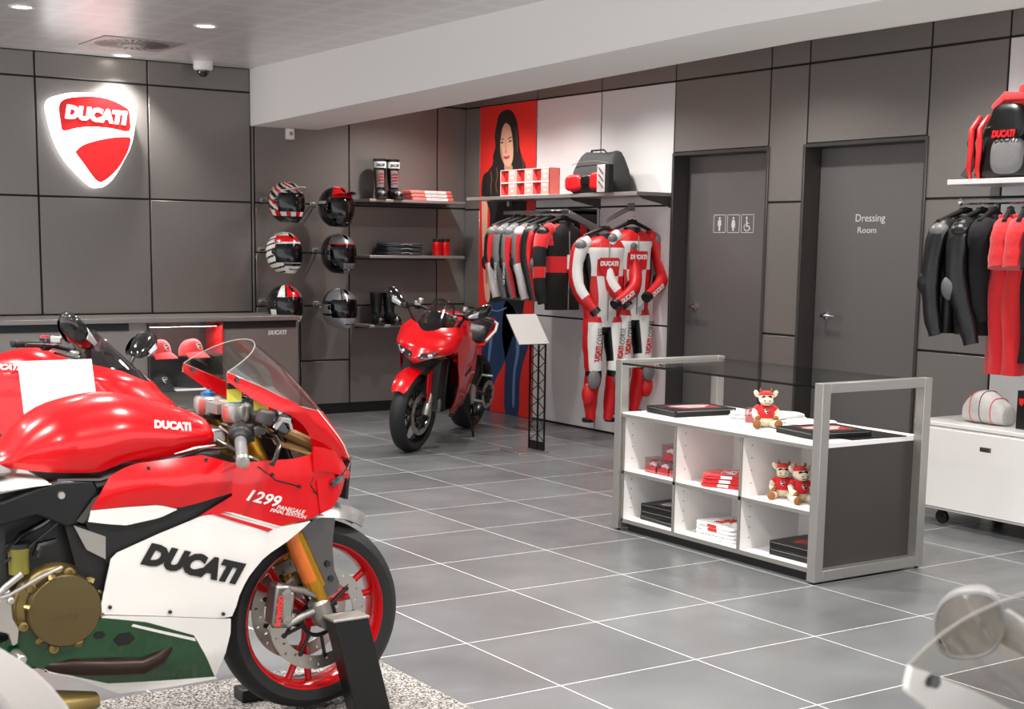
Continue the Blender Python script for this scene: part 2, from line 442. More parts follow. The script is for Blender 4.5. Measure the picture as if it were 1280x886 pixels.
# the two recessed doors
mat('door_grey', '726f6d', .42, .5, noise=.05, nscale=80)
mat('sign_white', 'c4c3c2', .5)
def door(n, y0, y1):
    fr = MB(); d = .135; w = .022
    fr.m = 0
    fr.bx(XR-.012, XR+d+.06, y1, y1+w, 0, HD+w); fr.bx(XR-.012, XR+d+.06, y0-w, y0, 0, HD+w); fr.bx(XR-.012, XR+d+.06, y0, y1, HD, HD+w)
    e = MB()
    lf = MB().bx(XR+d, XR+d+.045, y0+.004, y1-.004, .006, HD-.001).obj('door_%d' % n, 'door_grey', bev=.002, seg=1); struct(lf)
    f = fr.obj('door_frame', 'steel_dark', lf, bev=.002, seg=1)
    h = MB(); hy = y1-.115; hx = XR+d
    h.lathe([(.026, 0), (.026, .008), (.012, .010), (.011, .05)], (hx, hy, 1.035), (-1, 0, 0), 20)
    h.tube([(hx-.05, hy, 1.035), (hx-.058, hy-.01, 1.036), (hx-.06, hy-.06, 1.037), (hx-.056, hy-.125, 1.034)], [.011, .012, .010, .009], 12)
    h.obj('door_handle', 'chrome', lf)
    return lf
d1 = door(1, *D1); d2 = door(2, *D2)
# pictograms on the first door
fn0 = lambda y, z: (lambda u, v, d=0: V(XR+.135-d, y-u, z+v))
def frame_sq(b, F, s, w):
    for (a, c, e, g) in ((0, s, 0, w), (0, s, s-w, s), (0, w, 0, s), (s-w, s, 0, s)):
        b.fprism([(a, e), (c, e), (c, g), (a, g)], F, .0012)
def blob(b, F, cx, cy, r, n=12): b.fprism([(cx+r*math.cos(2*PI*k/n), cy+r*math.sin(2*PI*k/n)) for k in range(n)], F, .0012)
b_ = MB()
for k in range(3):
    F = fn0(2.915-k*.145, 1.575); s = .128
    frame_sq(b_, F, s, .004)
    if k < 2:
        blob(b_, F, .064, .102, .009)
        if k == 0: b_.fprism([(.048, .09), (.08, .09), (.084, .05), (.076, .05), (.074, .075), (.072, .014), (.056, .014), (.054, .075), (.052, .05), (.044, .05)], F, .0012)
        else: b_.fprism([(.052, .09), (.076, .09), (.086, .05), (.079, .05), (.083, .036), (.071, .036), (.071, .014), (.057, .014), (.057, .036), (.045, .036), (.049, .05), (.042, .05)], F, .0012)
    else:
        blob(b_, F, .055, .104, .009)
        b_.fprism([(.05, .092), (.06, .092), (.062, .07), (.08, .07), (.08, .063), (.062, .063), (.062, .05), (.084, .05), (.096, .022), (.088, .019), (.078, .042), (.05, .042)], F, .0012)
        pts = [(.058+.03*math.cos(a), .04+.03*math.sin(a)) for a in [2.3+i*.35 for i in range(11)]]; pin = [(.058+.024*math.cos(a), .04+.024*math.sin(a)) for a in [2.3+i*.35 for i in range(11)]]
        for i in range(10): b_.fprism([pts[i], pts[i+1], pin[i+1], pin[i]], F, .0012)
b_.obj('door_pictograms', 'sign_white', d1, flat=True)
b_ = MB(); b_.text('Dressing', fn0(1.552, 1.632), .062, depth=.0012, w=.245); b_.text('Room', fn0(1.53, 1.575), .038, depth=.0012, w=.155)
b_.obj('door_lettering', 'sign_white', d2, flat=True)

# carpet under the front motorcycle
c = MB().bx(-6.2, -2.2, -6.5, -.6, 0, .012).obj('carpet', 'speckled_carpet'); tag(c, 'speckled grey carpet laid on the tiles under the white, red and green motorcycle', 'carpet')

# ================================================================== lights
def spot(x, y, z, w, size=105, blend=.7, r=.045, tgt=None, col=(1, .965, .93)):
    l = bpy.data.lights.new('downlight_lamp', 'SPOT'); l.energy = w; l.spot_size = math.radians(size); l.spot_blend = blend; l.shadow_soft_size = r; l.color = col
    o = bpy.data.objects.new('downlight_lamp', l); COL.objects.link(o); o.location = (x, y, z)
    if tgt is not None: o.rotation_euler = (Vector(tgt)-o.location).to_track_quat('-Z', 'Y').to_euler()
    return o
mat('lamp_glow', 'ffffff', .5, emis='fff4e6', es=14)
def downlight(x, y, label, z=ZC, w=150, lit=True):
    t = thing('ceiling_downlight', label, 'ceiling light', (x, y, z), 0, 'round recessed ceiling downlights')
    MB().lathe([(.078, 0), (.078, -.006), (.07, -.009), (.056, -.004), (.056, 0)], n=32).obj('trim_ring', 'white', t)
    MB().lathe([(.0, -.003), (.056, -.003)], n=24, cap=False).obj('lamp_lens', 'lamp_glow', t)
    spot(x, y, z-.03, w)
# visible fixtures
downlight(-2.074, 4.09, 'round recessed downlight nearest the ceiling corner above the left counter wall')
downlight(-.90, 4.11, 'round recessed downlight alone in the tile between the air vent and the beam')
downlight(-.84, 5.93, 'round recessed downlight beyond the round air vent, closest to the back wall')
# the rest of the showroom's downlights, over the hall and along the display wall
for x in (-6.3, -4.5, -2.7, -.9):
    for y in (2.2, .4, -1.4, -3.2): spot(x, y, ZC-.03, 185, 135)
for y in (5.3, 4.35, 3.35, 1.75, .3, -1.2): spot(1.55, y, 2.78, 90, 140)
w = bpy.data.worlds.new('showroom_daylight'); SC.world = w; w.use_nodes = True
w.node_tree.nodes['Background'].inputs[0].default_value = lin('eef0f4'); w.node_tree.nodes['Background'].inputs[1].default_value = 2.25
# ================================================================== superbike (front one and the white one)
B1 = V(-2.61, -1.0, 0)
def build_superbike(P, name, label, loc, full=True, mirrors=False, rz=0, dark=False):
    """P: palette dict; local frame: x ahead, y to the left, z up, origin below the front axle"""
    root = thing(name, label, 'motorcycle', loc, rz)
    fw_x = ([-1.1, -.98, -.75, -.5, -.3, -.15, -.02, .06, .12], [.15, .17, .205, .23, .235, .21, .165, .11, .05])
    fw_z = ([.15, .2, .3, .45, .6, .8, .9, 1.0, 1.1], [.5, .62, .84, .97, 1, 1, .93, .81, .73])
    def fw(x, z): return f1(*fw_x, x)*f1(*fw_z, z)
    def S(px, py, fn=fw, off=0):
        w = .2
        for _ in range(8):
            p = at(px, py, y=B1.y-w)-B1; w = fn(p.x, p.z)+off
        return (p.x, p.z)
    def C(px, py, yo=0.):
        p = at(px, py, y=B1.y+yo)-B1; return (p.x, yo, p.z)
    def curve(pts, fn=fw, n=5, sm=True):
        q = [S(*p, fn) for p in pts]
        return q
    def patch(name, m, top, bot, nu=16, nv=8, th=.006, off=0., fn=fw, sides=(-1, 1), parent=root, world=False, bulge=0):
        T = top if world else curve(top, fn); Bt = bot if world else curve(bot, fn)
        ob_ = None
        for sd in sides:
            b = MB()
            def g(u, v):
                a = interp(T, u); c = interp(Bt, u); x, z = lerp(a[0], c[0], v), lerp(a[1], c[1], v)
                return V(x, sd*(fn(x, z)+off+bulge*math.sin(PI*u)*math.sin(PI*v)), z)
            if sd < 0: b.grid(g, nu, nv, -th)
            else: b.grid(lambda u, v: g(1-u, v), nu, nv, -th)
            o = b.obj(name, m, parent, ang=50)
        return o
    def side(sd, off=0., fn=fw):
        return lambda x, z, d=0: V(x, sd*(fn(x, z)+off+d), z)
    red, white, green, blk = P['upper'], P['lower'], P['belly'], 'black'
    # ---- side fairing -------------------------------------------------------
    patch('side_fairing', red, [(136, 597), (150, 587), (168, 579.5), (210, 574), (252, 568.6), (272, 573.5), (290, 578)], [(114, 637), (198.8, 630), (220.8, 635.5), (250, 628), (290, 616)], bulge=.012)
    fr = patch('side_fairing', red, [(290, 578), (329, 576), (365, 573.5), (385, 569), (402, 562), (415, 562), (426.5, 566)],
          [(290, 618), (300, 643.5), (325, 651), (350, 657.5), (372, 652), (386, 649), (400, 642), (415, 632)])
    patch('nose_lip', red, [(395, 600), (412, 595), (431.5, 595.5)], [(400, 642), (413, 636), (425.5, 616)], off=.004)
    patch('side_fairing', red, [(250, 645), (272, 631), (292, 619)], [(284, 640.5), (293, 642), (302, 644.5)], 8, 4)
    pw = patch('lower_fairing', white, [(139, 699), (143, 693), (200, 667), (257, 643), (284, 641), (318, 650), (350, 658.5), (388, 651)],
          [(130, 741), (127, 755), (127, 768), (205, 770), (289, 772.7), (294.5, 761), (300.5, 740), (314, 716), (332, 695), (359, 677), (388, 652)], 26, 12, off=-.001)
    patch('belly_fairing', white, [(127, 769.5), (205, 771), (289, 774), (288, 792)], [(127, 772), (184, 777.5), (243, 794), (269, 846)], 18, 5)
    patch('belly_fairing', green, [(0, 806.6), (20, 795), (35, 784.5), (50, 790), (66, 801), (83, 806), (105, 800), (120, 783), (127, 771), (184, 777), (243, 793.5)],
          [(0, 822), (50, 836), (92, 845), (136, 854.5), (200, 851), (268.7, 845.5)], 26, 10, off=-.001)
    patch('belly_lip', white, [(55, 836), (92, 845), (136, 854.5), (200, 851), (269, 846)], [(62, 841), (100, 849), (147, 867), (210, 859), (272, 848)], 16, 3)
    patch('white_flash', P['flash'], [(114, 638), (156, 634), (198.8, 631), (220.8, 636)], [(110, 652), (135, 655), (158, 656.4), (200, 647), (221, 637)], 12, 5, off=.001)
    for sd in (-1, 1):
        for pl in ([(322, 583), (345, 600), (372, 607), (398, 618), (412, 622)], [(392, 596), (388, 606), (396, 618)]):
            MB().tube([side(sd, .0005)(*S(*p)) for p in pl], .0022, 6).obj('panel_seam', 'black', root)
    # stripes (raised film)
    def strip(nm, m, poly):
        for sd in (-1, 1):
            b = MB(); pts = [S(*p) for p in poly]; h = len(pts)//2
            T, Bt = pts[:h], pts[h:][::-1]
            b.grid(lambda u, v: side(sd, .0022)(*[lerp(a, c, v) for a, c in zip(interp(T, u), interp(Bt, u))]), 12, 2, .001*sd*-1)
            b.obj(nm, m, root)
    strip('stripe', P['stripe'], [(262, 641.5), (271, 640.5), (341, 661), (335, 664.5)])
    strip('stripe', P['lower'] if not dark else 'paint_white', [(164, 782.5), (166, 779.5), (243, 797), (244.5, 801)])
    strip('stripe', P['lower'] if not dark else 'paint_white', [(280, 639.5), (290, 640.5), (350, 657.5), (345, 658.5)])
    # dark slit and inner panels behind the skins
    patch('air_slit', 'black', [(106, 648), (158, 652), (220, 632), (292, 612)], [(136, 706), (200, 674), (257, 650), (294, 626)], off=-.02)
    patch('inner_panel', 'alu_matte', [(94, 658), (133.8, 671.6)], [(110, 688), (133.8, 700)], 8, 6, off=-.012)
    patch('inner_panel', 'steel_dark', [(118, 624), (128, 617), (139, 609)], [(97, 652), (106, 655), (116, 637)], 8, 4, off=-.006)
    patch('cylinder_shroud', 'black', [(84, 655), (110, 660), (140, 675)], [(108, 745), (125, 745), (142, 740)], off=-.03)
    # fasteners
    for sd in (-1, 1):
        for px, py in ((137, 758.5), (212, 764.5), (278.5, 767), (185, 585), (257, 574), (340, 593), (374, 608)):
            x, z = S(px, py); p = side(sd, .003)(x, z); MB().cyl(p, p+V(0, sd*.004, 0), .006, .005, 10).obj('fastener', 'black_gloss', root)
        b = MB()
        for px, py, r in ((155, 799, .022), (124, 794, .012)):
            x, z = S(px, py); b.fprism([(x+r*math.cos(a*PI/3)*1.35, z+r*math.sin(a*PI/3)*.9) for a in range(6)], side(sd, .0005), .0012)
        b.obj('vent_opening', 'black', root)
    # lettering
    if P.get('text'):
        def word(txt, px0, py0, px1, py1, h, m, bold, shear, sd=-1, dz=0, flip=False, nm='lettering'):
            a = S(px0, py0); c = S(px1, py1); L = math.dist(a, c); ux, uz = (c[0]-a[0])/L, (c[1]-a[1])/L
            b = MB()
            if sd < 0: F = lambda u, v, d=0: side(-1, .003)(a[0]+ux*u-uz*v, a[1]+uz*u+ux*v, d)
            else: F = lambda u, v, d=0: side(1, .003)(c[0]-ux*u+uz*v, c[1]-uz*u+ux*v, d)
            b.text(txt, F, h, bold, shear, .001, w=L); b.obj(nm, m, root, flat=True)
        for sd in (-1, 1):
            word(P['text'], 174.5, 705, 299, 731.5, .066, P['textm'], .075, .22, sd)
            if not dark:
                word('1299', 307, 625, 349, 634.5, .034, 'paint_white', .02, .3, sd, nm='model_number')
                word('PANIGALE', 345, 636, 380, 643.3, .013, 'paint_white', .01, .3, sd, nm='model_name')
                word('FINAL EDITION', 337, 639, 382, 648.5, .010, 'paint_white', .01, .3, sd, nm='model_name')
    # ---- upper fairing, nose, screen -----------------------------------------
    near = [(-.353, .17, 1.10), (-.246, .178, 1.052), (-.131, .178, .992), (-.072, .172, .93), (-.02, .16, .878), (.01, .145, .835)]
    ridge = [(-.216, 0, 1.179), (-.127, 0, 1.105), (-.046, 0, 1.014), (.016, 0, .934), (.065, 0, .866), (.09, 0, .807)]
    SN = [near[0], near[1], near[2]]; SRg = [ridge[0], ridge[1], ridge[2], (.0, 0, .955)]
    def arch(N, R, t, v):
        n = interp(N, t); r = interp(R, t); a = PI*v; c, s_ = math.cos(a), math.sin(a)
        k = s_**.85
        return V(lerp(n[0], r[0], k), -n[1]*c, lerp(n[2], r[2], k))
    b = MB(); b.grid(lambda u, v: arch(SN, SRg, u, v), 22, 24, .003)
    b.obj('windscreen', 'screen', root, ang=80)
    b = MB()
    for t, r in ((0, .0014), (1, .0012)): b.tube([arch(SN, SRg, t, k/24) for k in range(25)], r, 6)
    for v in (0, 1): b.tube([arch(SN, SRg, k/12, v) for k in range(13)], .0012, 6)
    b.obj('screen_rim', 'acrylic_rim', root)
    NN = [near[2], near[3], near[4], near[5]]; NR = [(.0, 0, .955), (.03, 0, .915), (.065, 0, .866), (.092, 0, .80)]
    b = MB(); b.grid(lambda u, v: arch(NN, NR, u, v), 14, 24, .006)
    b.obj('nose_cowl', red, root, ang=60)
    b = MB()
    b.tube([arch(NN, NR, k/12, .12)+V(.003, 0, .003) for k in range(13)], [.001]+[.0022]*11+[.001], 6)
    b.tube([arch(NN, NR, k/12, .88)+V(.003, 0, .003) for k in range(13)], [.001]+[.0022]*11+[.001], 6)
    b.obj('cowl_highlight', 'paint_white', root)  # thin white lines painted in as the highlight along the cowl edges
    low = [(-.355, 1.074), (-.26, 1.006), (-.165, .97), (-.125, .94), (-.1, .912), (-.085, .873), (-.075, .84)]
    up = [(-.353, 1.10), (-.246, 1.054), (-.131, .994), (-.072, .932), (-.02, .88), (.01, .838), (.035, .80)]
    for sd in (-1, 1):
        b = MB()
        def g(u, v):
            a = interp(up, u); c = interp(low, u); n = f1([-.36, -.13, -.02, .05], [.172, .18, .163, .13], a[0])
            x, z = lerp(a[0], c[0], v), lerp(a[1], c[1], v)
            return V(x, sd*lerp(n, n+.006, math.sin(PI*v*.5)), z)
        b.grid((lambda u, v: g(u, v)) if sd < 0 else (lambda u, v: g(1-u, v)), 22, 5, -.008)
        b.obj('upper_fairing', red, root, ang=60)
        b = MB(); p = V(-.327, sd*.160, 1.080); b.cyl(p, p+V(0, sd*.024, 0), .007, .007, 12); b.obj('screen_screw', 'black_gloss', root)
        # front flank from the cowl down to the headlight
        patch('nose_flank', red, [(-.1, .875), (-.04, .862), (.035, .80), (.06, .775)], [(-.1, .80), (-.03, .79), (.03, .765), (.05, .755)], 8, 4, fn=lambda x, z: f1([-.1, 0, .05, .09], [.197, .165, .125, .09], x), sides=(sd,), world=True)
        # headlight
        b = MB()
        b.grid(lambda u, v: V(lerp(-.03, .085, u)-.01*v, sd*lerp(.178, .055, u**1.4), lerp(.765, .812, u)-lerp(.012, .05, u)*v), 10, 4, .012 if sd < 0 else -.012)
        b.obj('headlight', 'headlamp', root)
    b = MB(); b.grid(lambda u, v: V(.088-.012*v, lerp(-.055, .055, u), lerp(.81, .68, v)), 6, 5, .01); b.obj('nose_panel', 'black', root)
    # ---- tank -----------------------------------------------------------------
    top = smooth([(-.99, .875), (-.94, .905), (-.905, .955), (-.823, 1.01), (-.725, 1.036), (-.628, 1.04), (-.514, 1.010), (-.45, .992), (-.404, .974), (-.378, .958), (-.366, .93)], 4)
    bot = [(-1.0, .865), (-.841, .845), (-.724, .838), (-.632, .866), (-.52, .870), (-.442, .878), (-.366, .885)]
    def tw(x): return f1([-1.0, -.93, -.8, -.65, -.5, -.41, -.38, -.366], [.07, .12, .168, .178, .172, .158, .14, .10], x)
    tt = lambda x: f1([p[0] for p in top], [p[1] for p in top], x)
    tb = lambda x: f1([p[0] for p in bot], [p[1] for p in bot], x)
    def tk(x, a):
        c, s_ = math.cos(a), math.sin(a); z0, z1, w = tb(x), tt(x), tw(x)
        # fat shoulder with a crease low on the flank
        yy = -math.copysign(abs(c)**.75, c)*w*(1-.13*max(0, 1-s_*2.2)); zz = z0+(z1-z0)*(s_**.95)
        return V(x, yy, zz)
    b = MB(); rs = []
    for i in range(33):
        x = lerp(-.995, -.3662, (1-math.cos(PI*i/32))/2); rs.append([tk(x, PI*k/28) for k in range(29)])
    b.rings(rs); b.obj('fuel_tank', P['tank'], root, ang=60)
    if P.get('tanktext'):
        for sd in (-1, 1):
            b = MB()
            x0 = -.565; L = .115
            def F(u, v, d=0):
                x = x0+u if sd < 0 else x0+L-u
                z = .952+v-(x-x0)*.14
                s_ = max(.02, min(.999, (z-tb(x))/(tt(x)-tb(x))))**(1/.95); c = math.sqrt(max(0, 1-s_*s_)); y = (abs(c)**.75)*tw(x)
                return V(x, sd*(y+.0025+d), z)
            b.text('DUCATI', F, .022, .05, .25, .001, w=L); b.obj('tank_lettering', 'paint_white', root, flat=True)
    for sd in (-1, 1):
        b = MB(); b.tube([(-.84, sd*.17, .83), (-.73, sd*.178, .822), (-.62, sd*.18, .852), (-.52, sd*.182, .868), (-.43, sd*.18, .886), (-.36, sd*.17, .884)], [.008, .014, .015, .013, .01, .006], 8, flat=.5)
        b.obj('tank_trim', 'black', root)
        b = MB(); b.tube([(-.52, sd*.187, .88), (-.46, sd*.19, .893), (-.40, sd*.188, .897)], [.004, .008, .004], 8, flat=.5); b.obj('tank_trim_bright', 'alu_matte', root)
    # ---- cockpit ---------------------------------------------------------------
    b = MB()
    b.rings([[V(x, y, z) for y, z in ((-.045, .965), (.045, .965), (.045, .995), (-.045, .995))] for x in (-.335, -.275)])
    b.tube([(-.30, -.115, .985), (-.27, 0, .982), (-.30, .115, .985)], .022, 12, flat=.8)
    for sd in (-1, 1):
        b.lathe([(.036, -.035), (.042, -.02), (.042, .012), (.036, .018), (.02, .02)], (-.302, sd*.108, .985), (.02, 0, 1), 24)
    tcl = b.obj('triple_clamp', 'alu', root)
    for sd in (-1, 1): MB().lathe([(.022, .018), (.022, .03), (.014, .032), (.012, .038)], (-.302, sd*.108, .985), (.02, 0, 1), 12).obj('fork_cap', 'anodised', root)
    for sd in (-1, 1): MB().lathe([(.037, .0), (.039, .003), (.039, .013), (.037, .016)], (-.302, sd*.108, .985), (.02, 0, 1), 28).obj('fork_collar', 'anod_red', root)
    for sd in (-1, 1):
        b = MB(); b.cyl((-.302, sd*.108, .975), (-.09, sd*.108, .52), .028, .028, 20); b.obj('fork_tube', 'gold', root)
        b = MB(); b.cyl((-.13, sd*.108, .60), (-.052, sd*.108, .43), .033, .033, 20); b.cyl((-.052, sd*.108, .432), (-.022, sd*.108, .36), .021, .021, 16)
        b.obj('fork_slider', 'gold', root)
        b = MB(); b.cyl((-.135, sd*.115-.0, .60), (-.07, sd*.115, .455), .027, .027, 14); b.obj('fork_reflector', 'amber', root)
        # handlebar half: clip-on, grip, lever
        q0 = V(-.29, sd*.12, .955); q1 = V(-.345, sd*.235, .925); q2 = V(-.385, sd*.345, .875)
        b = MB(); b.tube([q0, q1, q2], .0115, 12); b.lathe([(.034, -.02), (.034, .02)], (-.292, sd*.108, .955), (.1, 0, 1), 20); b.obj('clip_on', 'black', root)
        b = MB(); d = (q2-q1)
        g0 = q1+d*.1
        prof = [(.019, 0), (.016, .006)]+[(.0165 if i % 2 else .0175, .008+i*.0075) for i in range(13)]+[(.018, .108)]
        b.lathe(prof, g0, d, 16); b.obj('grip', 'rubber_grip', root)
        b = MB(); e = g0+d.normalized()*.108; b.lathe([(.014, 0), (.019, .004), (.019, .02), (.012, .024), (.004, .024)], e, d, 20); b.obj('bar_end', 'alu', root)
        b = MB(); h = lerp(q0, q1, .75); R = rotm(0, 0, -sd*.5)
        b.lathe([(.016, -.032), (.03, -.03), (.034, -.01), (.034, .008), (.024, .016), (.02, .026)], q1, d, 20)
        b.box(h+V(.01, 0, -.004), (.04, .05, .05), R); b.obj('switch_housing', 'black', root, bev=.004)
        b = MB(); b.lathe([(.006, -.012), (.024, -.012), (.026, .0), (.026, .025), (.02, .03)], h+V(.075, -sd*.005, .03), (.3, sd*.1, 1), 16)
        b.box(h+V(.05, 0, .0), (.05, .028, .024), R); b.obj('master_cylinder', 'steel_dark', root, bev=.003)
        b = MB(); l0 = h+V(.075, sd*.015, -.012)
        b.tube([l0, l0+V(.012, sd*.03, -.004), l0+V(-.0, sd*.085, -.018), l0+V(-.045, sd*.15, -.048), l0+V(-.06, sd*.165, -.058)], [.011, .009, .0075, .0065, .0085], 10, flat=.7)
        b.obj('brake_lever' if sd < 0 else 'clutch_lever', 'black_gloss', root)
    b = MB(); b.box((-.2, -.02, .97), (.012, .16, .1), rotm(0, -.5, 0)); b.obj('dashboard', 'black_gloss', root, bev=.006)
    b = MB()
    prof = [(.0, .0), (.05, -.02), (.085, .02), (.075, .07), (.03, .095), (-.01, .06)]
    b.prism([(x*.8, z*.8) for x, z in prof], .05, (-.205, -.11, .915), (1, 0, 0), (0, 0, 1)); b.obj('throttle_box', 'black_gloss', root, bev=.012, seg=1)
    b = MB(); b.tube([(-.21, -.17, .93), (-.19, -.168, .955), (-.165, -.168, .95), (-.155, -.168, .925)], [.008, .011, .010, .006], 6); b.tube([(-.2, -.17, .975), (-.175, -.168, .985)], [.008, .006], 6); b.obj('cable_joint', 'chrome', root)
    for sd in (-1, 1): MB().tube([(-.2, sd*.14, .93), (-.13, sd*.12, .9), (-.05, sd*.10, .86), (-.02, sd*.1, .80)], [.02, .03, .035, .02], 10, flat=.6).obj('air_duct', 'tan_duct', root)
    for sd in (-1, 1): MB().grid(lambda u, v, sd=sd: V(lerp(-.20, -.04, u), sd*lerp(.06, .15, v), lerp(.93, .87, u)-.05*v), 6, 4, .004).obj('duct_lip', 'tan_duct', root)
    b = MB(); b.bx(-.34, -.06, -.15, .15, .80, .83); b.box((-.16, 0, .88), (.02, .26, .16), rotm(0, -.4, 0)); b.obj('cockpit_floor', 'black', root, bev=.01)
    b = MB(); b.tube([(-.36, -.10, .9), (-.30, -.12, .86), (-.25, -.15, .835)], .006, 8); b.tube([(-.33, -.05, .93), (-.29, -.13, .885), (-.3, -.16, .85)], .004, 8)
    b.tube([(-.3, .1, .93), (-.22, .05, .9), (-.14, .0, .87)], .005, 8); b.obj('brake_hose', 'alu', root)
    b = MB(); b.bx(-.39, -.31, -.06, .06, .88, .925); b.obj('ignition_block', 'alu', root, bev=.008)
    if P.get('tags'):
        for x, y, z, dz in ((-.325, -.15, 1.062, 0), (-.245, -.155, 1.035, 0)):
            b = MB(); b.bx(x-.022, x+.022, y-.001, y+.001, z-.05, z-.012); tg = b.obj('hang_tag', 'yellow', root)
            b = MB(); b.bx(x-.022, x+.03, y-.006, y+.006, z-.012, z+.006); b.obj('tag_clip', 'black', tg, bev=.002)
    # ---- engine bay -------------------------------------------------------------
    if full:
        b = MB(); b.bx(-1.0, -.42, -.13, .13, .3, .82); b.obj('engine_block', 'black', root, bev=.03)
        for sd in (-1, 1):
            b = MB()
            pl = [(-1.12, .76), (-.98, .79), (-.90, .815), (-.84, .83), (-.745, .825), (-.72, .77), (-.75, .72), (-.82, .70), (-.9, .74), (-1.1, .70)]
            b.prism(pl, .03, (0, -.155 if sd < 0 else .185, 0)); b.obj('main_frame', 'black_satin', root, bev=.008)
            b = MB(); x, z = (-.835, .79); b.cyl((x, sd*.18, z), (x, sd*.192, z), .012, .009, 18); b.obj('frame_bolt', 'alu', root)
            b = MB()
            b.tube([(-.985, sd*.165, .645), (-.94, sd*.17, .69), (-.885, sd*.172, .715), (-.84, sd*.17, .74)], [.01, .016, .016, .006], 10, flat=.6)
            b.tube([(-.99, sd*.17, .62), (-.93, sd*.175, .65), (-.83, sd*.178, .725)], .004, 8)
            b.tube([(-.905, sd*.175, .63), (-.895, sd*.178, .66), (-.85, sd*.178, .668)], [.012, .010, .008], 8)
            b.obj('engine_hoses', 'black_gloss', root)
            b = MB(); b.tube([(-1.06, sd*.18, .49), (-.985, sd*.185, .56), (-.945, sd*.19, .59)], .009, 10); b.tube([(-1.06, sd*.18, .52), (-.98, sd*.185, .535), (-.9, sd*.19, .575), (-.84, sd*.185, .595)], .006, 8)
            b.obj('coolant_pipe', 'alu', root)
            b = MB(); b.bx(-.885, -.835, sd*.165-.015, sd*.165+.015, .515, .55); b.bx(-.84, -.80, sd*.165-.02, sd*.165+.02, .53, .56); b.obj('engine_casting', 'alu_matte', root, bev=.008)
            b = MB()
            b.prism([(-1.04, .42), (-1.0, .54), (-.975, .55), (-.97, .47), (-.955, .44), (-.96, .40), (-.975, .395), (-.985, .43), (-1.01, .44)], .02, (0, -.165 if sd < 0 else .185, 0))
            b.cyl((-.965, sd*.17, .37), (-.965, sd*.24, .37), .016, .013, 12); b.cyl((-.975, sd*.18, .52), (-.975, sd*.195, .52), .012, .01, 12)
            b.tube([(-1.05, sd*.19, .33), (-.99, sd*.2, .325), (-.945, sd*.21, .315)], [.012, .011, .014], 8); b.obj('footrest_bracket', 'alu', root, bev=.004)
        b = MB(); b.lathe([(.026, 0), (.027, .055), (.029, .06), (.029, .07)], (-.945, -.16, .585), (0, 0, 1), 18); b.obj('reservoir', 'olive', root)
        b = MB(); b.lathe([(.03, 0), (.03, .012)], (-.945, -.16, .655), (0, 0, 1), 18); b.obj('reservoir_cap', 'black', root)
        # clutch cover (right) and alternator cover (left)
        for sd in (-1, 1):
            b = MB(); cx, cz = -.835, .475
            b.lathe([(.118, -.05), (.118, .0), (.112, .008), (.105, .012)], (cx-.012, sd*.15, cz+.005), (0, sd, 0), 48)
            cc = b.obj('clutch_cover' if sd < 0 else 'alternator_cover', 'bronze', root)
            b = MB(); b.lathe([(.101, .0), (.101, .038), (.096, .045), (.05, .047), (.0, .047)], (cx, sd*.15, cz), (0, sd, 0), 48); b.obj('cover_plate', 'bronze_dark', cc)
            for k in range(6):
                a = k*PI/3+.3; MB().lathe([(.013, -.01), (.013, .034), (.007, .036), (.006, .03)], (cx-.008+.106*math.cos(a), sd*.15, cz+.106*math.sin(a)), (0, sd, 0), 12).obj('cover_bolt', 'bronze', cc)
            for k in range(6):
                a = k*PI/3+.3+.52; d = V(math.cos(a), 0, math.sin(a)); MB().tube([V(cx, sd*.188, cz)+d*.094, V(cx, sd*.182, cz)+d*.108], [.018, .014], 8, flat=.5).obj('cover_lug', 'bronze', cc)
        b = MB(); cy = -.15-.0475
        b.text('DUCATI', plane_fn((-.875, cy, .452), (1, 0, 0), (0, 0, 1)), .014, .04, .2, .001, w=.075); b.obj('cover_lettering', 'bronze_dark', root, flat=True)
        # exhaust
        b = MB(); 
        pts = [(58, 834), (90, 833), (140, 833), (178, 832), (200, 822), (222, 803)]
        for sd in (-1,):
            q = []
            for i, p in enumerate(pts): x, z = S(*p); q.append(V(x, sd*(fw(x, z)-.016+.012*math.sin(PI*i/5)), z))
            b.tube(q, [.016, .026, .028, .028, .024, .008], 14)
        b.obj('exhaust_pipe', 'burnt_steel', root)
        b = MB(); b.tube([(-1.0, -.13, .215), (-.85, -.14, .2), (-.74, -.12, .19)], [.05, .05, .03], 16, flat=.8); b.obj('silencer', 'bronze', root)
        # seat and tail, rear wheel
        b = MB(); rs = []
        for x, w, z0, z1 in ((-1.40, .09, .93, .945), (-1.3, .115, .87, .895), (-1.15, .14, .84, .875), (-1.04, .17, .84, .88), (-.985, .165, .84, .875), (-.945, .12, .845, .86)):
            rs.append([V(x, -w*math.cos(a), (z0+z1)/2+(z1-z0)/2*math.sin(a)*1.5) for a in [2*PI*k/20 for k in range(20)]])
        b.rings(rs); b.obj('seat', 'seat_grey', root)
        b = MB(); rs = []
        for x, w, z0, z1 in ((-1.74, .03, 1.0, 1.02), (-1.62, .075, .94, 1.0), (-1.42, .12, .84, .92), (-1.2, .18, .79, .84), (-1.0, .20, .795, .838), (-.91, .20, .812, .832), (-.86, .19, .818, .826)):
            rs.append([V(x, -w*math.copysign(abs(math.cos(a))**.6, math.cos(a)), (z0+z1)/2+(z1-z0)/2*math.sin(a)) for a in [2*PI*k/20 for k in range(20)]])
        b.rings(rs); b.obj('tail_fairing', P['tail'], root)
        wheel(root, (-1.437, 0, .335), .315, .095, 'paint_red' if not dark else 'black', rear=True)
        for sd in (-1, 1):
            b = MB(); b.tube([(-.95, sd*.1, .38), (-1.15, sd*.12, .41), (-1.437, sd*.13, .335)], [.05, .04, .028], 12, flat=.6); b.obj('swingarm', 'black_satin', root)
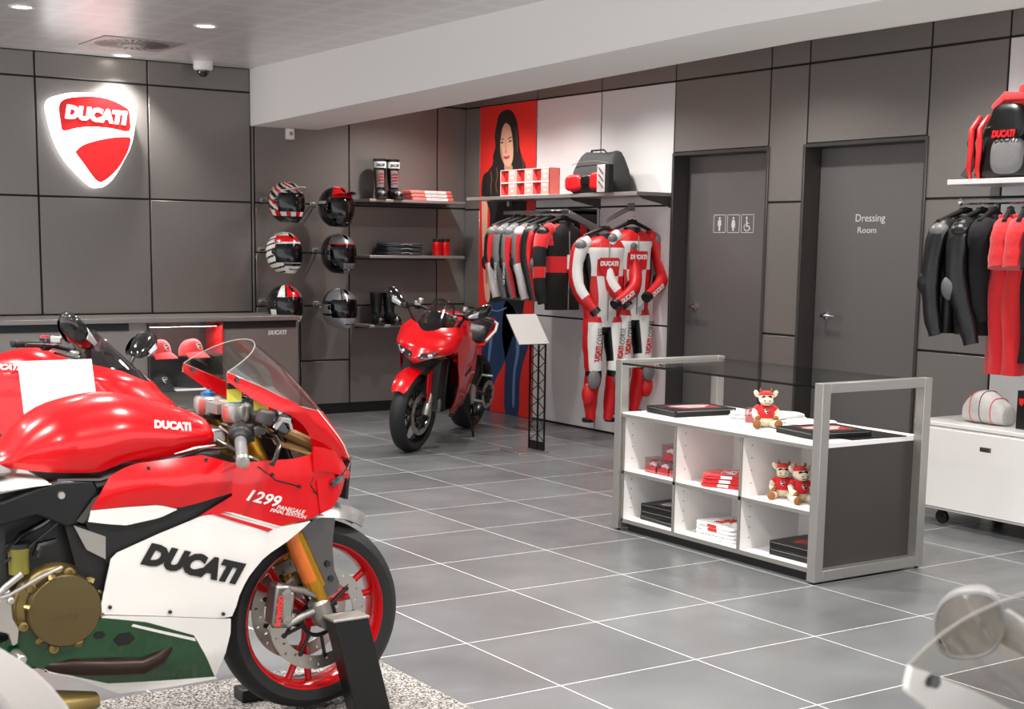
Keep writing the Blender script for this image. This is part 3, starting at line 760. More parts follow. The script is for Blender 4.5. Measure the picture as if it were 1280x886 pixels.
    # ---- front wheel -------------------------------------------------------------
    wheel(root, (-.025, 0, .32), .30, .062, 'paint_red' if not dark else 'black', discs=True)
    for sd in (-1, 1):
        yb = sd*.108
        b = MB(); b.lathe([(.03, -.02), (.034, .0), (.034, .04), (.026, .05)], (-.03, yb-sd*.005, .34), (-.25, 0, .8), 18)
        b.cyl((-.025, yb-sd*.03, .32), (-.025, yb+sd*.03, .32), .026, .024, 18)
        b.tube([(-.035, yb, .36), (-.10, yb+sd*.01, .345), (-.15, yb+sd*.012, .325), (-.20, yb+sd*.012, .335)], [.014, .012, .011, .013], 10)
        b.tube([(-.05, yb, .40), (-.10, yb+sd*.01, .425), (-.16, yb+sd*.012, .44), (-.19, yb+sd*.012, .45)], [.012, .011, .011, .013], 10)
        b.obj('fork_foot', 'cast_grey', root)
        b = MB(); R = rotm(0, .12, 0)
        b.box((-.178, yb+sd*.0, .39), (.052, .062, .125), R); b.box((-.165, yb+sd*.02, .39), (.04, .05, .085), R)
        cal = b.obj('brake_caliper', 'cast_grey', root, bev=.008)
        b = MB()
        for z in (.35, .43): b.lathe([(.013, 0), (.015, .004), (.0, .005)], (-.168, yb+sd*.044, z), (0, sd, 0), 12)
        b.obj('caliper_pistons', 'cast_grey', cal)
        b = MB(); F = plane_fn((-.190, yb-.0455, .335), (.12, 0, 1), (-1, 0, .12)) if sd < 0 else plane_fn((-.172, yb+.0455, .445), (0, 0, -1), (-1, 0, 0))
        if P.get('text') and not dark: b.text('brembo', F, .022, .04, .0, .001, w=.092); b.obj('caliper_lettering', 'red_print', cal, flat=True)
    # fender
    b = MB()
    def fend(u, v):
        a = lerp(math.radians(56), math.radians(135), u); c = -.025; r = .302+.042*(1-abs(2*v-1)**2.2)
        w = lerp(.03, .078, min(1, u*4)**.6)
        return V(c+r*math.cos(a), lerp(-w, w, v), .32+r*math.sin(a)+.01)
    b.grid(fend, 18, 12, .004); b.obj('front_fender', 'fender_grey', root, ang=70)
    for sd in (-1, 1):
        b = MB()
        b.fprism([(-.09, .60), (-.02, .645), (.03, .63), (.012, .55), (.018, .47), (.035, .43), (.03, .40), (-.005, .385), (-.03, .41), (-.05, .46), (-.07, .52)][::1], lambda x, z, d=0: V(x, sd*(.088-.02*max(0, (z-.55)/.1)+d), z), .006)
        b.obj('fender_stay', 'carbon_light', root)
        b = MB()
        for x, z in ((.005, .445), (-.005, .492)): b.cyl((x, sd*.09, z), (x, sd*.1, z), .011, .009, 12)
        b.obj('fender_screws', 'black_gloss', root)
    if mirrors:
        for sd in (-1, 1):
            big_mirror(root, sd)
    return root

def big_mirror(root, sd):
    """rounded mirror head on a swept arm, glass towards the rider"""
    b = MB(); c = V(.02, sd*.40, 1.065); b.tube([(.02, sd*.13, .89), (.07, sd*.22, .95), (.09, sd*.32, 1.02), c+V(.045, -sd*.01, -.005)], [.022, .018, .02, .026], 12, flat=.8)
    st = b.obj('mirror', 'mirror_grey', root)
    n = V(-.80, -sd*.5, -.30).normalized(); u = V(0, 0, 1).cross(n).normalized(); w = n.cross(u)
    ov = lambda r, d, k=40: [c+n*d+u*(r*.040*math.copysign(abs(math.cos(q))**.8, math.cos(q)))+w*(r*.044*math.copysign(abs(math.sin(q))**.8, math.sin(q)))+w*(.008*r*math.cos(q)) for q in [2*PI*i/k for i in range(k)]]
    b = MB(); b.rings([ov(.3, -.055), ov(.7, -.045), ov(.95, -.02), ov(1.06, .0), ov(1.08, .008), ov(1.0, .010), ov(.96, .006)]); b.obj('mirror_housing', 'mirror_grey', st, ang=60)
    b = MB(); b._add(ov(.955, .0068), [tuple(range(40))]); b.obj('mirror_glass', 'mirror', st)

def wheel(root, c, R, wt, rim_mat, discs=False, rear=False, spokes=3, nm='wheel'):
    c = Vector(c); fr = 'rear' if rear else 'front'
    b = MB(); b.lathe([(R-.075, -wt*.82), (R-.06, -wt*.95), (R-.035, -wt), (R-.012, -wt*.72), (R-.002, -wt*.3), (R, 0), (R-.002, wt*.3), (R-.012, wt*.72), (R-.035, wt), (R-.06, wt*.95), (R-.075, wt*.82)], c, (0, 1, 0), 72, cap=False)
    b.obj(fr+'_tyre', 'rubber', root)
    ri = R-.062; b = MB()
    b.lathe([(ri-.004, -wt*.80), (ri, -wt*.88), (ri-.006, -wt*.9), (ri-.014, -wt*.8), (ri-.022, -wt*.3), (ri-.024, 0), (ri-.022, wt*.3), (ri-.014, wt*.8), (ri-.006, wt*.9), (ri, wt*.88), (ri-.004, wt*.80)], c, (0, 1, 0), 72, cap=False)
    for k in range(spokes):
        a = 2*PI*k/spokes+.35
        for da in (-.17, .17):
            d0 = V(math.cos(a), 0, math.sin(a)); d1 = V(math.cos(a+da), 0, math.sin(a+da))
            b.tube([c+d0*.03, c+d0*.09, c+d1*(ri-.015)], [.017, .012, .011], 8)
    b.lathe([(.03, -.05), (.036, -.04), (.036, .04), (.03, .05)], c, (0, 1, 0), 24)
    rim = b.obj(fr+'_wheel_rim', rim_mat, root)
    for sd in ((-1, 1) if discs else (-1,)):
        y = sd*(.068 if discs else .06); r1 = .163 if discs else .12; r0 = r1-.042
        b = MB()
        # drilled ring built as sectors with round holes left out
        n = 30
        for k in range(n):
            a0 = 2*PI*k/n; a1 = 2*PI*(k+1)/n
            hs = [(lerp(r0, r1, .3 if k % 2 else .66), (a0+a1)/2, .0052)]
            hr, ha, hw = hs[0]; hc = V(hr*math.cos(ha), 0, hr*math.sin(ha))
            outer = [V(r1*math.cos(t), 0, r1*math.sin(t)) for t in [lerp(a0, a1, i/4) for i in range(5)]]+[V(r0*math.cos(t), 0, r0*math.sin(t)) for t in [lerp(a1, a0, i/4) for i in range(5)]]
            m_ = len(outer); inner = []
            for p in outer:
                d = (p-hc).normalized(); inner.append(hc+d*hw)
            o = [c+V(0, y-.0025, 0)+p for p in outer]; i_ = [c+V(0, y-.0025, 0)+p for p in inner]
            o2 = [p+V(0, .005, 0) for p in o]; i2 = [p+V(0, .005, 0) for p in i_]
            base = len(b.v); b.v += o+i_+o2+i2
            for q in range(m_):
                w = (q+1) % m_
                for f in ((q, w, m_+w, m_+q), (2*m_+q, 3*m_+q, 3*m_+w, 2*m_+w), (m_+q, m_+w, 3*m_+w, 3*m_+q), (q, 2*m_+q, 2*m_+w, w)):
                    b.f.append([base+t for t in f]); b.mi.append(0)
        dsc = b.obj('brake_disc', 'disc_steel', root, flat=True)
        b = MB()
        b.lathe([(.05, -.004), (.05, .004), (.062, .004), (.062, -.004), (.05, -.004)], c+V(0, y, 0), (0, 1, 0), 36, cap=False)
        for k in range(9):
            a = 2*PI*k/9; d = V(math.cos(a), 0, math.sin(a)); b.cyl(c+V(0, y, 0)+d*.058, c+V(0, y, 0)+d*(r0+.006), .006, .006, 8)
            b.cyl(c+V(0, y-.006, 0)+d*(r0+.003), c+V(0, y+.006, 0)+d*(r0+.003), .008, .008, 10)
        b.obj('disc_carrier', 'black', dsc)
    return rim

def mirror_on(root, a, k, c, sd, silver=False):
    """stalk from the fairing and a drop-shaped mirror"""
    b = MB(); b.tube([a, lerp(a, k, .5)+V(0, 0, .004), k, lerp(k, c, .5)], [.016, .013, .012, .012], 10, flat=.8)
    st = b.obj('mirror', 'mirror_grey' if silver else 'black', root)
    b = MB(); rs = []
    for t, w, h in ((0, .012, .012), (.15, .03, .03), (.4, .042, .05), (.7, .042, .052), (.92, .03, .04), (1, .012, .02)):
        p = lerp(k, c, 0)+(c-k)*1.0*(t*1.7-.35)
        rs.append([p+V(-w*.9*math.cos(q)*.8, 0, h*math.sin(q)) for q in [2*PI*i/16 for i in range(16)]])
    b.rings(rs); b.obj('mirror_housing', 'mirror_grey' if silver else 'black_satin', st, ang=70)
    b = MB(); m_ = k+(c-k)*.52
    b._add([m_+V(-.034, (c-k).y*.72*math.cos(q), .042*math.sin(q)) for q in [2*PI*i/24 for i in range(24)]], [tuple(range(24))])
    b.obj('mirror_glass', 'mirror', st)
    return st

mat('anod_red', 'b5402a', .3, .8)
mat('tan_duct', '8a6f45', .5, .2)
mat('fender_grey', '8d8986', .3, .5, coat=.3)
mat('acrylic_rim', 'a9a29c', .15, .2)
mat('headlamp', '2a2a2c', .08, .3, coat=1)
mat('anodised', '3f78a8', .3, .9)
mat('amber', 'c9600c', .25, coat=.5)
mat('rubber_grip', '5a5857', .55)
mat('yellow', 'd3cf4a', .6)
mat('black_satin', '0a0a0a', .35, .2)
mat('olive', '6f6a28', .3)
mat('seat_grey', '6a6765', .7, bump=.3, bscale=300)
mat('cast_grey', '8f8c87', .38, .8)
mat('disc_steel', 'a9a49c', .3, .9)
mat('carbon', '121213', .25, coat=.6)
mat('carbon_light', '4a4745', .3, .4)
mat('mirror_grey', '8e8d8b', .35)
mat('mirror', 'a5a3a1', .02, 1.)
mat('paint_black', '0a0a0b', .15, coat=.8)
PAL1 = dict(upper='paint_red', lower='paint_white', belly='paint_green', flash='paint_white', stripe='paint_red', tank='paint_red', tail='paint_white', text='DUCATI', textm='black', tanktext=True, tags=True)
bike1 = build_superbike(PAL1, 'motorcycle', 'red white and green sport motorcycle on a front paddock stand, nearest at the left', B1)
# ================================================================== paddock stand in front of the superbike's front wheel
t = thing('paddock_stand', 'black angular front paddock stand propping up the nearest motorcycle by its front axle', 'motorcycle stand', (-2.60, -1.16, .0122))
b = MB()
p0 = [(-.085, .342), (.045, .35), (.135, .0), (-.005, .0)]
for y0 in (-.03,):
    b.prism([(-.05, .325), (.066, .325), (.15, .0), (.03, .0)], .07, (0, .02, 0))
b.obj('upright', 'black_satin', t, bev=.004)
b = MB(); b.bx(-.055, .068, -.055, .025, .325, .333); b.obj('cradle_plate', 'alu_matte', t, bev=.002)
b = MB(); b.bx(-.2, .1, .30, .375, .0, .04); b.tube([(.09, -.02, .02), (.12, .2, .02), (.0, .34, .02)], .018, 10); b.obj('base_bar', 'black_satin', t, bev=.004)
b = MB(); b.lathe([(.03, 0), (.03, .012), (.024, .014)], (.15, -.06, 0.0), (0, 0, 1), 20); b.obj('foot_pad', 'rubber', t)

# ================================================================== illuminated shield sign
mat('sign_glow', 'ffffff', .4, emis='ffffff', es=3.2)
mat('sign_red', 'c8191d', .35, emis='d8221e', es=.5)
def shield_pts(cx, cz, w, h, n=10):
    # broad flat crown, rounded shoulders, sides curving in to a blunt point
    P_ = [(0, -.497), (-.05, -.467), (-.17, -.365), (-.293, -.236), (-.385, -.09), (-.444, .057), (-.495, .27), (-.497, .36), (-.46, .42), (-.36, .462), (-.207, .492), (.06, .5), (.25, .47), (.41, .41), (.485, .35), (.5, .28), (.474, .1), (.43, -.05), (.362, -.174), (.27, -.325), (.19, -.426), (.11, -.485), (.05, -.503)]
    s = smooth([(x, z) for x, z in P_], 4, True)
    return [(cx+x*w, cz+z*h) for x, z in s]
def shield(parent, O, X, Y, w, h, mw, mr, d=.004, text=True, nm='emblem'):
    F = plane_fn(O, X, Y)
    b = MB(); b.fprism(shield_pts(0, 0, w, h)[::1], F, d); s0 = b.obj(nm, mw, parent, flat=True)
    up = [(-.385, .31), (-.36, .385), (-.28, .43), (-.1, .458), (.06, .465), (.22, .44), (.36, .385), (.42, .34), (.428, .27), (.418, .12), (.22, .138), (.017, .145), (-.18, .125), (-.345, .085), (-.37, .18)]
    lo = [(.42, .055), (.428, .0), (.40, -.09), (.35, -.18), (.276, -.285), (.17, -.385), (.08, -.44), (.03, -.43), (-.02, -.385), (-.13, -.24), (-.205, -.145), (-.2, -.115), (-.115, -.05), (.05, .005), (.24, .045)]
    F2 = plane_fn(Vector(O)+Vector(X).normalized().cross(Vector(Y).normalized())*d, X, Y)
    for q in (up, lo):
        b = MB(); b.fprism([(x*w, z*h) for x, z in smooth(q, 3, True)][::1], F2, d*.5); b.obj(nm+'_field', mr, s0, flat=True)
    if text:
        b = MB(); b.text('DUCATI', lambda u, v, dd=0: F2(-.32*w+u, .215*h+v-u*.05, dd), .15*h, .07, .18, d*1.2, w=.72*w); b.obj(nm+'_lettering', mw, s0, flat=True)
    return s0
t = thing('wall_sign', 'glowing red and white shield sign high on the steel wall', 'sign', (-1.05, YB, 2.205))
MB().fprism(shield_pts(0, 0, .665, .70), plane_fn((0, -.0, 0), (1, 0, 0), (0, 0, 1)), .085).obj('light_box', 'sign_glow', t, ang=30)
shield(t, (0, -.085, 0), (1, 0, 0), (0, 0, 1), .665, .70, 'sign_glow', 'sign_red', .008)

# ================================================================== ceiling things
t = thing('air_vent', 'round swirl air vent with radial slots in the ceiling', 'air vent', (-.99, 5.27, ZC))
b = MB(); 

mat('vent_grey', 'a3a09e', .45, .2)
MB().bx(-.295, .295, -.295, .295, -.006, 0).obj('vent_plate', 'vent_grey', t)
b = MB()
for k in range(30):
    a = 2*PI*k/30; r0, r1 = .10, .26; R = lambda r, o: V(r*math.cos(a)+o*-math.sin(a), r*math.sin(a)+o*math.cos(a), -.0075)
    b._add([R(r0, -.004), R(r1, -.013), R(r1, .013), R(r0, .004)], [(0, 1, 2, 3)])
b.obj('vent_slots', 'black', t, flat=True)
b = MB(); b.lathe([(.08, -.006), (.075, -.016), (.0, -.018)], n=32); b.obj('vent_hub', 'vent_grey', t)
t = thing('ceiling_camera', 'white dome camera under the ceiling beside the beam', 'security camera', (-.2, 5.93, ZC))
MB().lathe([(.075, 0), (.075, -.05), (.068, -.062), (.05, -.066)], n=32).obj('housing', 'white', t)
MB().ell((0, 0, -.066), (.048, .048, .05), z0=-1, z1=0).obj('dome', 'black_gloss', t)
t = thing('motion_sensor', 'small white sensor box on the wall under the beam end', 'sensor', (.605, YB, 2.345))
MB().bx(-.032, .032, -.055, 0, -.045, .045).obj('housing', 'white', t, bev=.008)
MB().bx(-.016, .016, -.058, -.054, -.012, .018).obj('lens', 'alu_matte', t, bev=.003)

# ================================================================== counter with display niche
t = thing('counter', 'long dark grey service counter with steel top below the shield sign', 'counter', (-1.8, 5.5, 0))
cx = lambda x: x+1.8
b = MB(); x0, x1 = cx(-4.0), cx(.405)
nx0, nx1, nz0, nz1 = cx(-.84), cx(-.235), .325, .845
b.bx(x0, nx0, .03, .58, .08, .845); b.bx(nx1, x1, .03, .58, .08, .845); b.bx(nx0, nx1, .03, .58, .08, nz0); b.bx(nx0, nx1, .36, .58, nz0, .845)
b.obj('counter_body', 'steel', t)
MB().bx(x0, x1+.004, -.01, .6, .848, .882).obj('counter_top', 'steel', t, bev=.002)
MB().bx(x0, x1-.03, .04, .56, 0, .08).obj('plinth', 'black', t)
for a, c in ((x0, cx(-.98)), (cx(-.235), x1-.02)): MB().bx(a, c, .022, .032, .79, .845).obj('shadow_gap', 'black', t)
b = MB(); b.text('DUCATI', plane_fn((cx(.145), .029, .733), (1, 0, 0), (0, 0, 1)), .036, .05, .22, .002, w=.16); b.obj('counter_lettering', 'sign_white', t, flat=True)
t = thing('display_case', 'glass fronted case with caps set in the counter front', 'display case', (-.5375, 5.5, .325))
w2 = .3
mat('case_red', 'd02020', .3, coat=.3)
b = MB(); b.bx(-w2, w2, .34, .355, 0, .515); b.obj('back_panel', 'steel_dark', t)
MB().bx(w2-.012, w2, .01, .34, .27, .515).obj('side_panel', 'case_red', t); MB().bx(-w2, -w2+.012, .01, .34, 0, .515).obj('side_panel', 'steel_dark', t)
MB().bx(-w2, w2, -.03, .34, -.0, .016).obj('shelf', 'white_gloss', t, bev=.002)
MB().bx(-w2+.014, w2-.014, 0, .33, .258, .266).obj('shelf', 'glass_edge', t)
b = MB(); b.bx(-w2, w2, -.034, -.03, 0.016, .54); b.obj('glass_front', 'glass_clear', t)
cl = MB().bx(-w2+.014, w2-.014, .06, .12, .485, .5).obj('case_lamp', 'steel_dark', t, bev=.004)
MB().bx(-w2+.03, w2-.03, .07, .11, .483, .486).obj('lamp_strip', 'lamp_glow', cl)
l_ = bpy.data.lights.new('case_lamp_light', 'AREA'); l_.shape = 'RECTANGLE'; l_.size = .5; l_.size_y = .04; l_.energy = 2; lo = bpy.data.objects.new('case_lamp_light', l_); COL.objects.link(lo); lo.location = (-.5375, 5.57, .80); lo.rotation_euler = (-.3, 0, 0)
def make_cap(label, m, loc, rz):
    t = thing('cap', label, 'cap', loc, rz, None)
    b = MB()
    def dome(u, v):
        a = 2*PI*u; e = PI/2*v; r = math.cos(e); x = .098*r*math.cos(a); y = .088*r*math.sin(a); z = .115*math.sin(e)**.8
        if math.cos(a) > .3: z += .018*math.cos(a)*math.cos(e)*math.sin(e)*2
        return V(y, -x, z)
    b.grid(lambda u, v: dome(1-u, v), 28, 12, .003); b.ell((0, 0, .116), (.008, .008, .005)); b.obj('crown', m, t, ang=70)
    b = MB()
    def brim(u, v):
        a = lerp(-1.15, 1.15, u); r = lerp(0, .078, v)*math.cos(a*.95)**.35
        return V((.088+r*.25)*math.sin(a)*1.0, -(.098*math.cos(a)+r), .012-.016*v*v+.014*math.cos(a*1.2)*(1-v*.4)-.02*v)
    b.grid(brim, 18, 8, .004); b.obj('brim', m, t, ang=70)
    F = plane_fn((.002, -.1, .062), (1, 0, 0), (0, .28, 1))
    shield(t, (.0, -.101, .068), (1, 0, 0), (0, .28, 1), .042, .046, 'white', 'print_grey', .003, text=False, nm='badge')
    return t
mat('print_grey', '55504f', .4)
mat('cap_black', '1c1c1f', .8, bump=.2, bscale=50)
make_cap('red cap with white badge, upper shelf of the case, farther from its red side', 'red_cloth', (-.725, 5.60, .592), .25)
make_cap('red cap with white badge, upper shelf of the case, close to its red side', 'red_cloth', (-.47, 5.60, .592), .3)
make_cap('black cap with a grey badge on the lower shelf, below the left red cap', 'cap_black', (-.73, 5.61, .342), .15)
make_cap('plain black cap on the lower shelf of the case, below the right red cap', 'cap_black', (-.50, 5.64, .342), .6)

# ================================================================== central display table
mat('alu_satin', 'aaa7a2', .35, .75)
t = thing('display_table', 'white cubby display table with steel end frames and glass top', 'display table', (.35, .125, 0))
def BX(b, x0, x1, y0, y1, z0, z1): return b.bx(x0-.35, x1-.35, y0-.125, y1-.125, z0, z1)
for ya, yb in ((-.605, -.555), (.805, .855)):
    b = MB()
    BX(b, 0, .05, ya, yb, .012, .893); BX(b, .655, .705, ya, yb, .012, .893); BX(b, .05, .655, ya, yb, .85, .893); BX(b, .05, .655, ya, yb, .012, .06)
    f = b.obj('end_frame', 'alu_satin', t, bev=.002)
    for x in (.012, .682):
        q = MB(); q.cyl((x+.012-.35, (ya+yb)/2-.125, 0), (x+.012-.35, (ya+yb)/2-.125, .014), .01, .01, 10); q.obj('foot', 'black', f)
b = MB(); BX(b, .004, .701, -.555, .805, .868, .878); b.obj('glass_top', 'glass', t)
for x in (.004, .697):
    b = MB(); BX(b, x-.001, x+.005, -.555, .805, .868, .878); b.obj('glass_edge', 'glass_edge', t)
b = MB(); BX(b, .012, .70, -.555, .805, .598, .622); b.obj('table_surface', 'white', t, bev=.001, seg=1)
b = MB(); BX(b, .008, .012, -.555, .805, .6, .615); b.obj('surface_edging', 'alu_matte', t)
b = MB()
BX(b, .02, .68, -.551, .80, .05, .066); BX(b, .02, .40, -.54, .80, .302, .318)
b.obj('shelf_board', 'white', t)
for y in (.386, -.089):
    b = MB(); BX(b, .02, .40, y-.008, y+.008, .066, .598); b.obj('divider', 'white', t)
b = MB(); BX(b, .02, .68, .789, .803, .05, .598); b.obj('side_panel', 'white', t)
b = MB(); BX(b, .40, .415, -.54, .80, .066, .598); b.obj('back_board', 'white', t)
b = MB()
for y in (.386, -.089): BX(b, .016, .0205, y-.009, y+.009, .066, .598)
BX(b, .016, .0205, -.54, .80, .302, .319); BX(b, .016, .0205, -.54, .80, .046, .066); BX(b, .016, .0205, .787, .803, .05, .6)
b.obj('edge_banding', 'alu_matte', t)
b = MB(); BX(b, .03, .68, -.556, -.54, .06, .60); b.obj('end_panel', 'steel_dark', t)
b = MB(); BX(b, .05, .66, -.53, .78, .0, .05); b.obj('plinth', 'black', t)
b = MB()
for y0 in (.797, .378, -.097):
    for z in (.12, .17, .22, .27, .38, .44, .50, .56):
        for x in (.07,): b.cyl((x-.35, y0-.0085-.125+.0, z), (x-.35, y0-.0092-.125, z), .003, .003, 8)
b.obj('shelf_pin_holes', 'black', t, flat=True)

# ---- black boxed books --------------------------------------------------------
def boxed(label, loc, rz, sx, sy, h, art=0, group=None):
    t = thing('boxed_book', label, 'boxed book', loc, rz, group)
    b = MB(); b.bx(-sx/2, sx/2, -sy/2, sy/2, 0, h); b.obj('box', 'black_satin', t, bev=.002)
    b = MB(); b.bx(-sx*.3, sx*.36, -sy*.3, sy*.3, h, h+.0008); b.obj('cover_print', ('print_red', 'print_grey', 'steel_dark')[art], t)
    b = MB(); 
    pts = [(sx*.28*math.cos(a)*(1+.3*math.sin(3*a)), sy*.22*math.sin(a)) for a in [2*PI*k/18 for k in range(18)]]
    b.prism(pts, .0006, (0, 0, h+.0008), (1, 0, 0), (0, 1, 0)); b.obj('cover_picture', ('print_pale', 'print_pale', 'print_red')[art], t, flat=True)
    b = MB(); b.bx(-sx/2+.01, sx/2-.01, -sy/2-.0006, -sy/2, h*.75, h*.85); b.bx(-sx/2-.0006, -sx/2, -sy/2+.01, sy/2-.01, h*.75, h*.82); b.obj('box_seam', 'alu_matte', t)
    return t
mat('print_red', '9c2a28', .4, noise=.6, nscale=25); mat('print_grey', '55504f', .4, noise=.5, nscale=30); mat('print_pale', 'b9aead', .4, noise=.4, nscale=30)
Z1 = .6225
boxed('slim black box with red and pale cover, at the table end nearest the racing suits', (.30, .60, Z1), -.12, .37, .27, .035, 0)
boxed('slim black box with red cover on the table top, behind the near steel post', (.30, -.33, Z1), -.15, .33, .28, .03, 0)
o = MB().bx(-.17, .17, -.12, .12, 0, .003).obj('brochure', 'black_satin', loc=(.44, -.43, Z1), rz=-.05); tag(o, 'thin dark brochure sticking out beside the box at the near end of the table', 'brochure')
# bottom row and their neighbours
def stack(specs, x, y, z):
    for lab, rz, sx, sy, h, a in specs:
        boxed(lab, (x, y, z), rz, sx, sy, h, a); z += h+.0015
stack([('thin steel grey boxed book, bottom of the pile in the lower left cubby', -.06, .24, .29, .022, 2), ('black boxed book in the middle of the pile, lower left cubby', .04, .24, .27, .03, 1), ('black boxed book with a pale picture, topmost of the pile in the lower left cubby', .04, .24, .27, .034, 1)], .20, .60-.02, .0665)
stack([('black boxed book under another one in the lower right cubby', .02, .25, .27, .032, 2), ('black boxed book with dark red picture, topmost in the lower right cubby', .03, .25, .27, .034, 2)], .20, -.375, .0665)

# ---- folded clothes -----------------------------------------------------------
def folded(name, label, cat, mats_, loc, rz, sx, sy, h, print_m=None, seed=1, group=None):
    rnd = random.Random(seed)
    t = thing(name, label, cat, loc, rz, group)
    b = MB()
    ph = [rnd.random()*6 for _ in range(4)]
    def pt(a, k):   # rounded slab with soft folds
        c, s_ = math.cos(a), math.sin(a); e = .28
        x = sx/2*math.copysign(abs(c)**e, c)*(1+.02*math.sin(3*a+ph[0])); y = sy/2*math.copysign(abs(s_)**e, s_)*(1+.02*math.sin(2*a+ph[1]))
        return x, y
    prof = [(.93, 0), (1.0, .2), (.99, .42), (.965, .5), (1.0, .6), (.99, .85), (.92, 1.0), (.6, 1.03), (.2, 1.03)]
    rs = []
    for r, zz in prof:
        rs.append([V(pt(2*PI*k/36, 0)[0]*r, pt(2*PI*k/36, 0)[1]*r, h*zz+(.002*math.sin(5*k/6+ph[2]) if zz > .5 else 0)) for k in range(36)])
    b.rings(rs); b.obj('fold', mats_, t, ang=60)
    if print_m:
        b = MB(); b.bx(-sx*.28, sx*.22, -sy*.12, sy*.18, h*1.03, h*1.03+.001); b.bx(-sx/2-.0015, -sx/2+.004, -sy*.1, sy*.12, h*.2, h*.9); b.obj('print', print_m, t)
    return t
z = .3185
for i, (lab, m_) in enumerate((('lowest folded red shirt in the upper middle cubby', 'red_cloth'), ('folded red shirt in the middle of the pile, upper middle cubby', 'red_cloth'), ('topmost folded red shirt, collar up, in the upper middle cubby', 'red_cloth'))):
    folded('folded_shirt', lab, 'shirt', m_, (.19, .165, z), .5+.08*i, .21, .25, .02, 'white', i); z += .0215
z = .0665
for i, lab in enumerate(('bottommost folded white shirt in the lower middle cubby', 'second folded white shirt from the bottom, lower middle cubby', 'third folded white shirt from the bottom, lower middle cubby', 'topmost folded white shirt with red print in the lower middle cubby')):
    folded('folded_shirt', lab, 'shirt', 'cloth_white', (.18, .14, z), .12-.05*i, .24, .28, .018, 'red_print' if i > 1 else None, 10+i); z += .0192
z = Z1
for i, lab in enumerate(('lower white folded shirt on the table top, behind the small plush cow', 'upper white folded shirt on the table top, behind the small plush cow')):
    folded('folded_shirt', lab, 'shirt', 'cloth_white', (.50, .25, z), .3-.1*i, .24, .34-.02*i, .016, None, 20+i); z += .017
folded('folded_shirt', 'single white folded shirt lying flat beside the clear box on the table top', 'shirt', 'cloth_white', (.53, -.03, Z1), .4, .16, .22, .018, None, 25)

# ---- acrylic boxes with mini red sets -------------------------------------------
def acrylic(label, loc, rz=0):
    t = thing('gift_box', label, 'gift box', loc, rz, 'small clear boxes of red gifts')
    s = .078
    b = MB(); b.bx(-s/2, s/2, -s/2, s/2, 0, .032); b.obj('red_tray', 'red', t, bev=.003)
    b = MB()
    for x in (-.018, .018): b.tube([(x, -.028, .038), (x, 0, .048), (x, .024, .04)], [.011, .013, .009], 10)
    b.obj('mini_shoes', 'white', t)
    b = MB(); b.bx(-.014, .014, .015, .035, .03, .065); b.obj('red_insert', 'red', t, bev=.003)
    b = MB(); s2 = .084
    for a in ((-s2/2, s2/2, -s2/2, -s2/2+.0015), (-s2/2, s2/2, s2/2-.0015, s2/2), (-s2/2, -s2/2+.0015, -s2/2, s2/2), (s2/2-.0015, s2/2, -s2/2, s2/2)): b.bx(*a, 0.0, .078)
    b.bx(-s2/2, s2/2, -s2/2, s2/2, .0765, .078)
    b.obj('clear_cover', 'acrylic', t)
    return t
acrylic('clear gift box with red tray, bottom row, outermost in the upper left cubby', (.13, .66, .3185), 0)
acrylic('clear gift box with red tray in the middle of the bottom row', (.13, .565, .3185), .05)
acrylic('clear gift box with red tray, bottom row, nearest the middle cubbies', (.13, .47, .3185), -.04)
acrylic('clear gift box with red tray stacked on top of the others', (.14, .54, .398), .1)
acrylic('clear gift box with red insert standing behind the small plush cow on the table top', (.34, .16, Z1), .3)

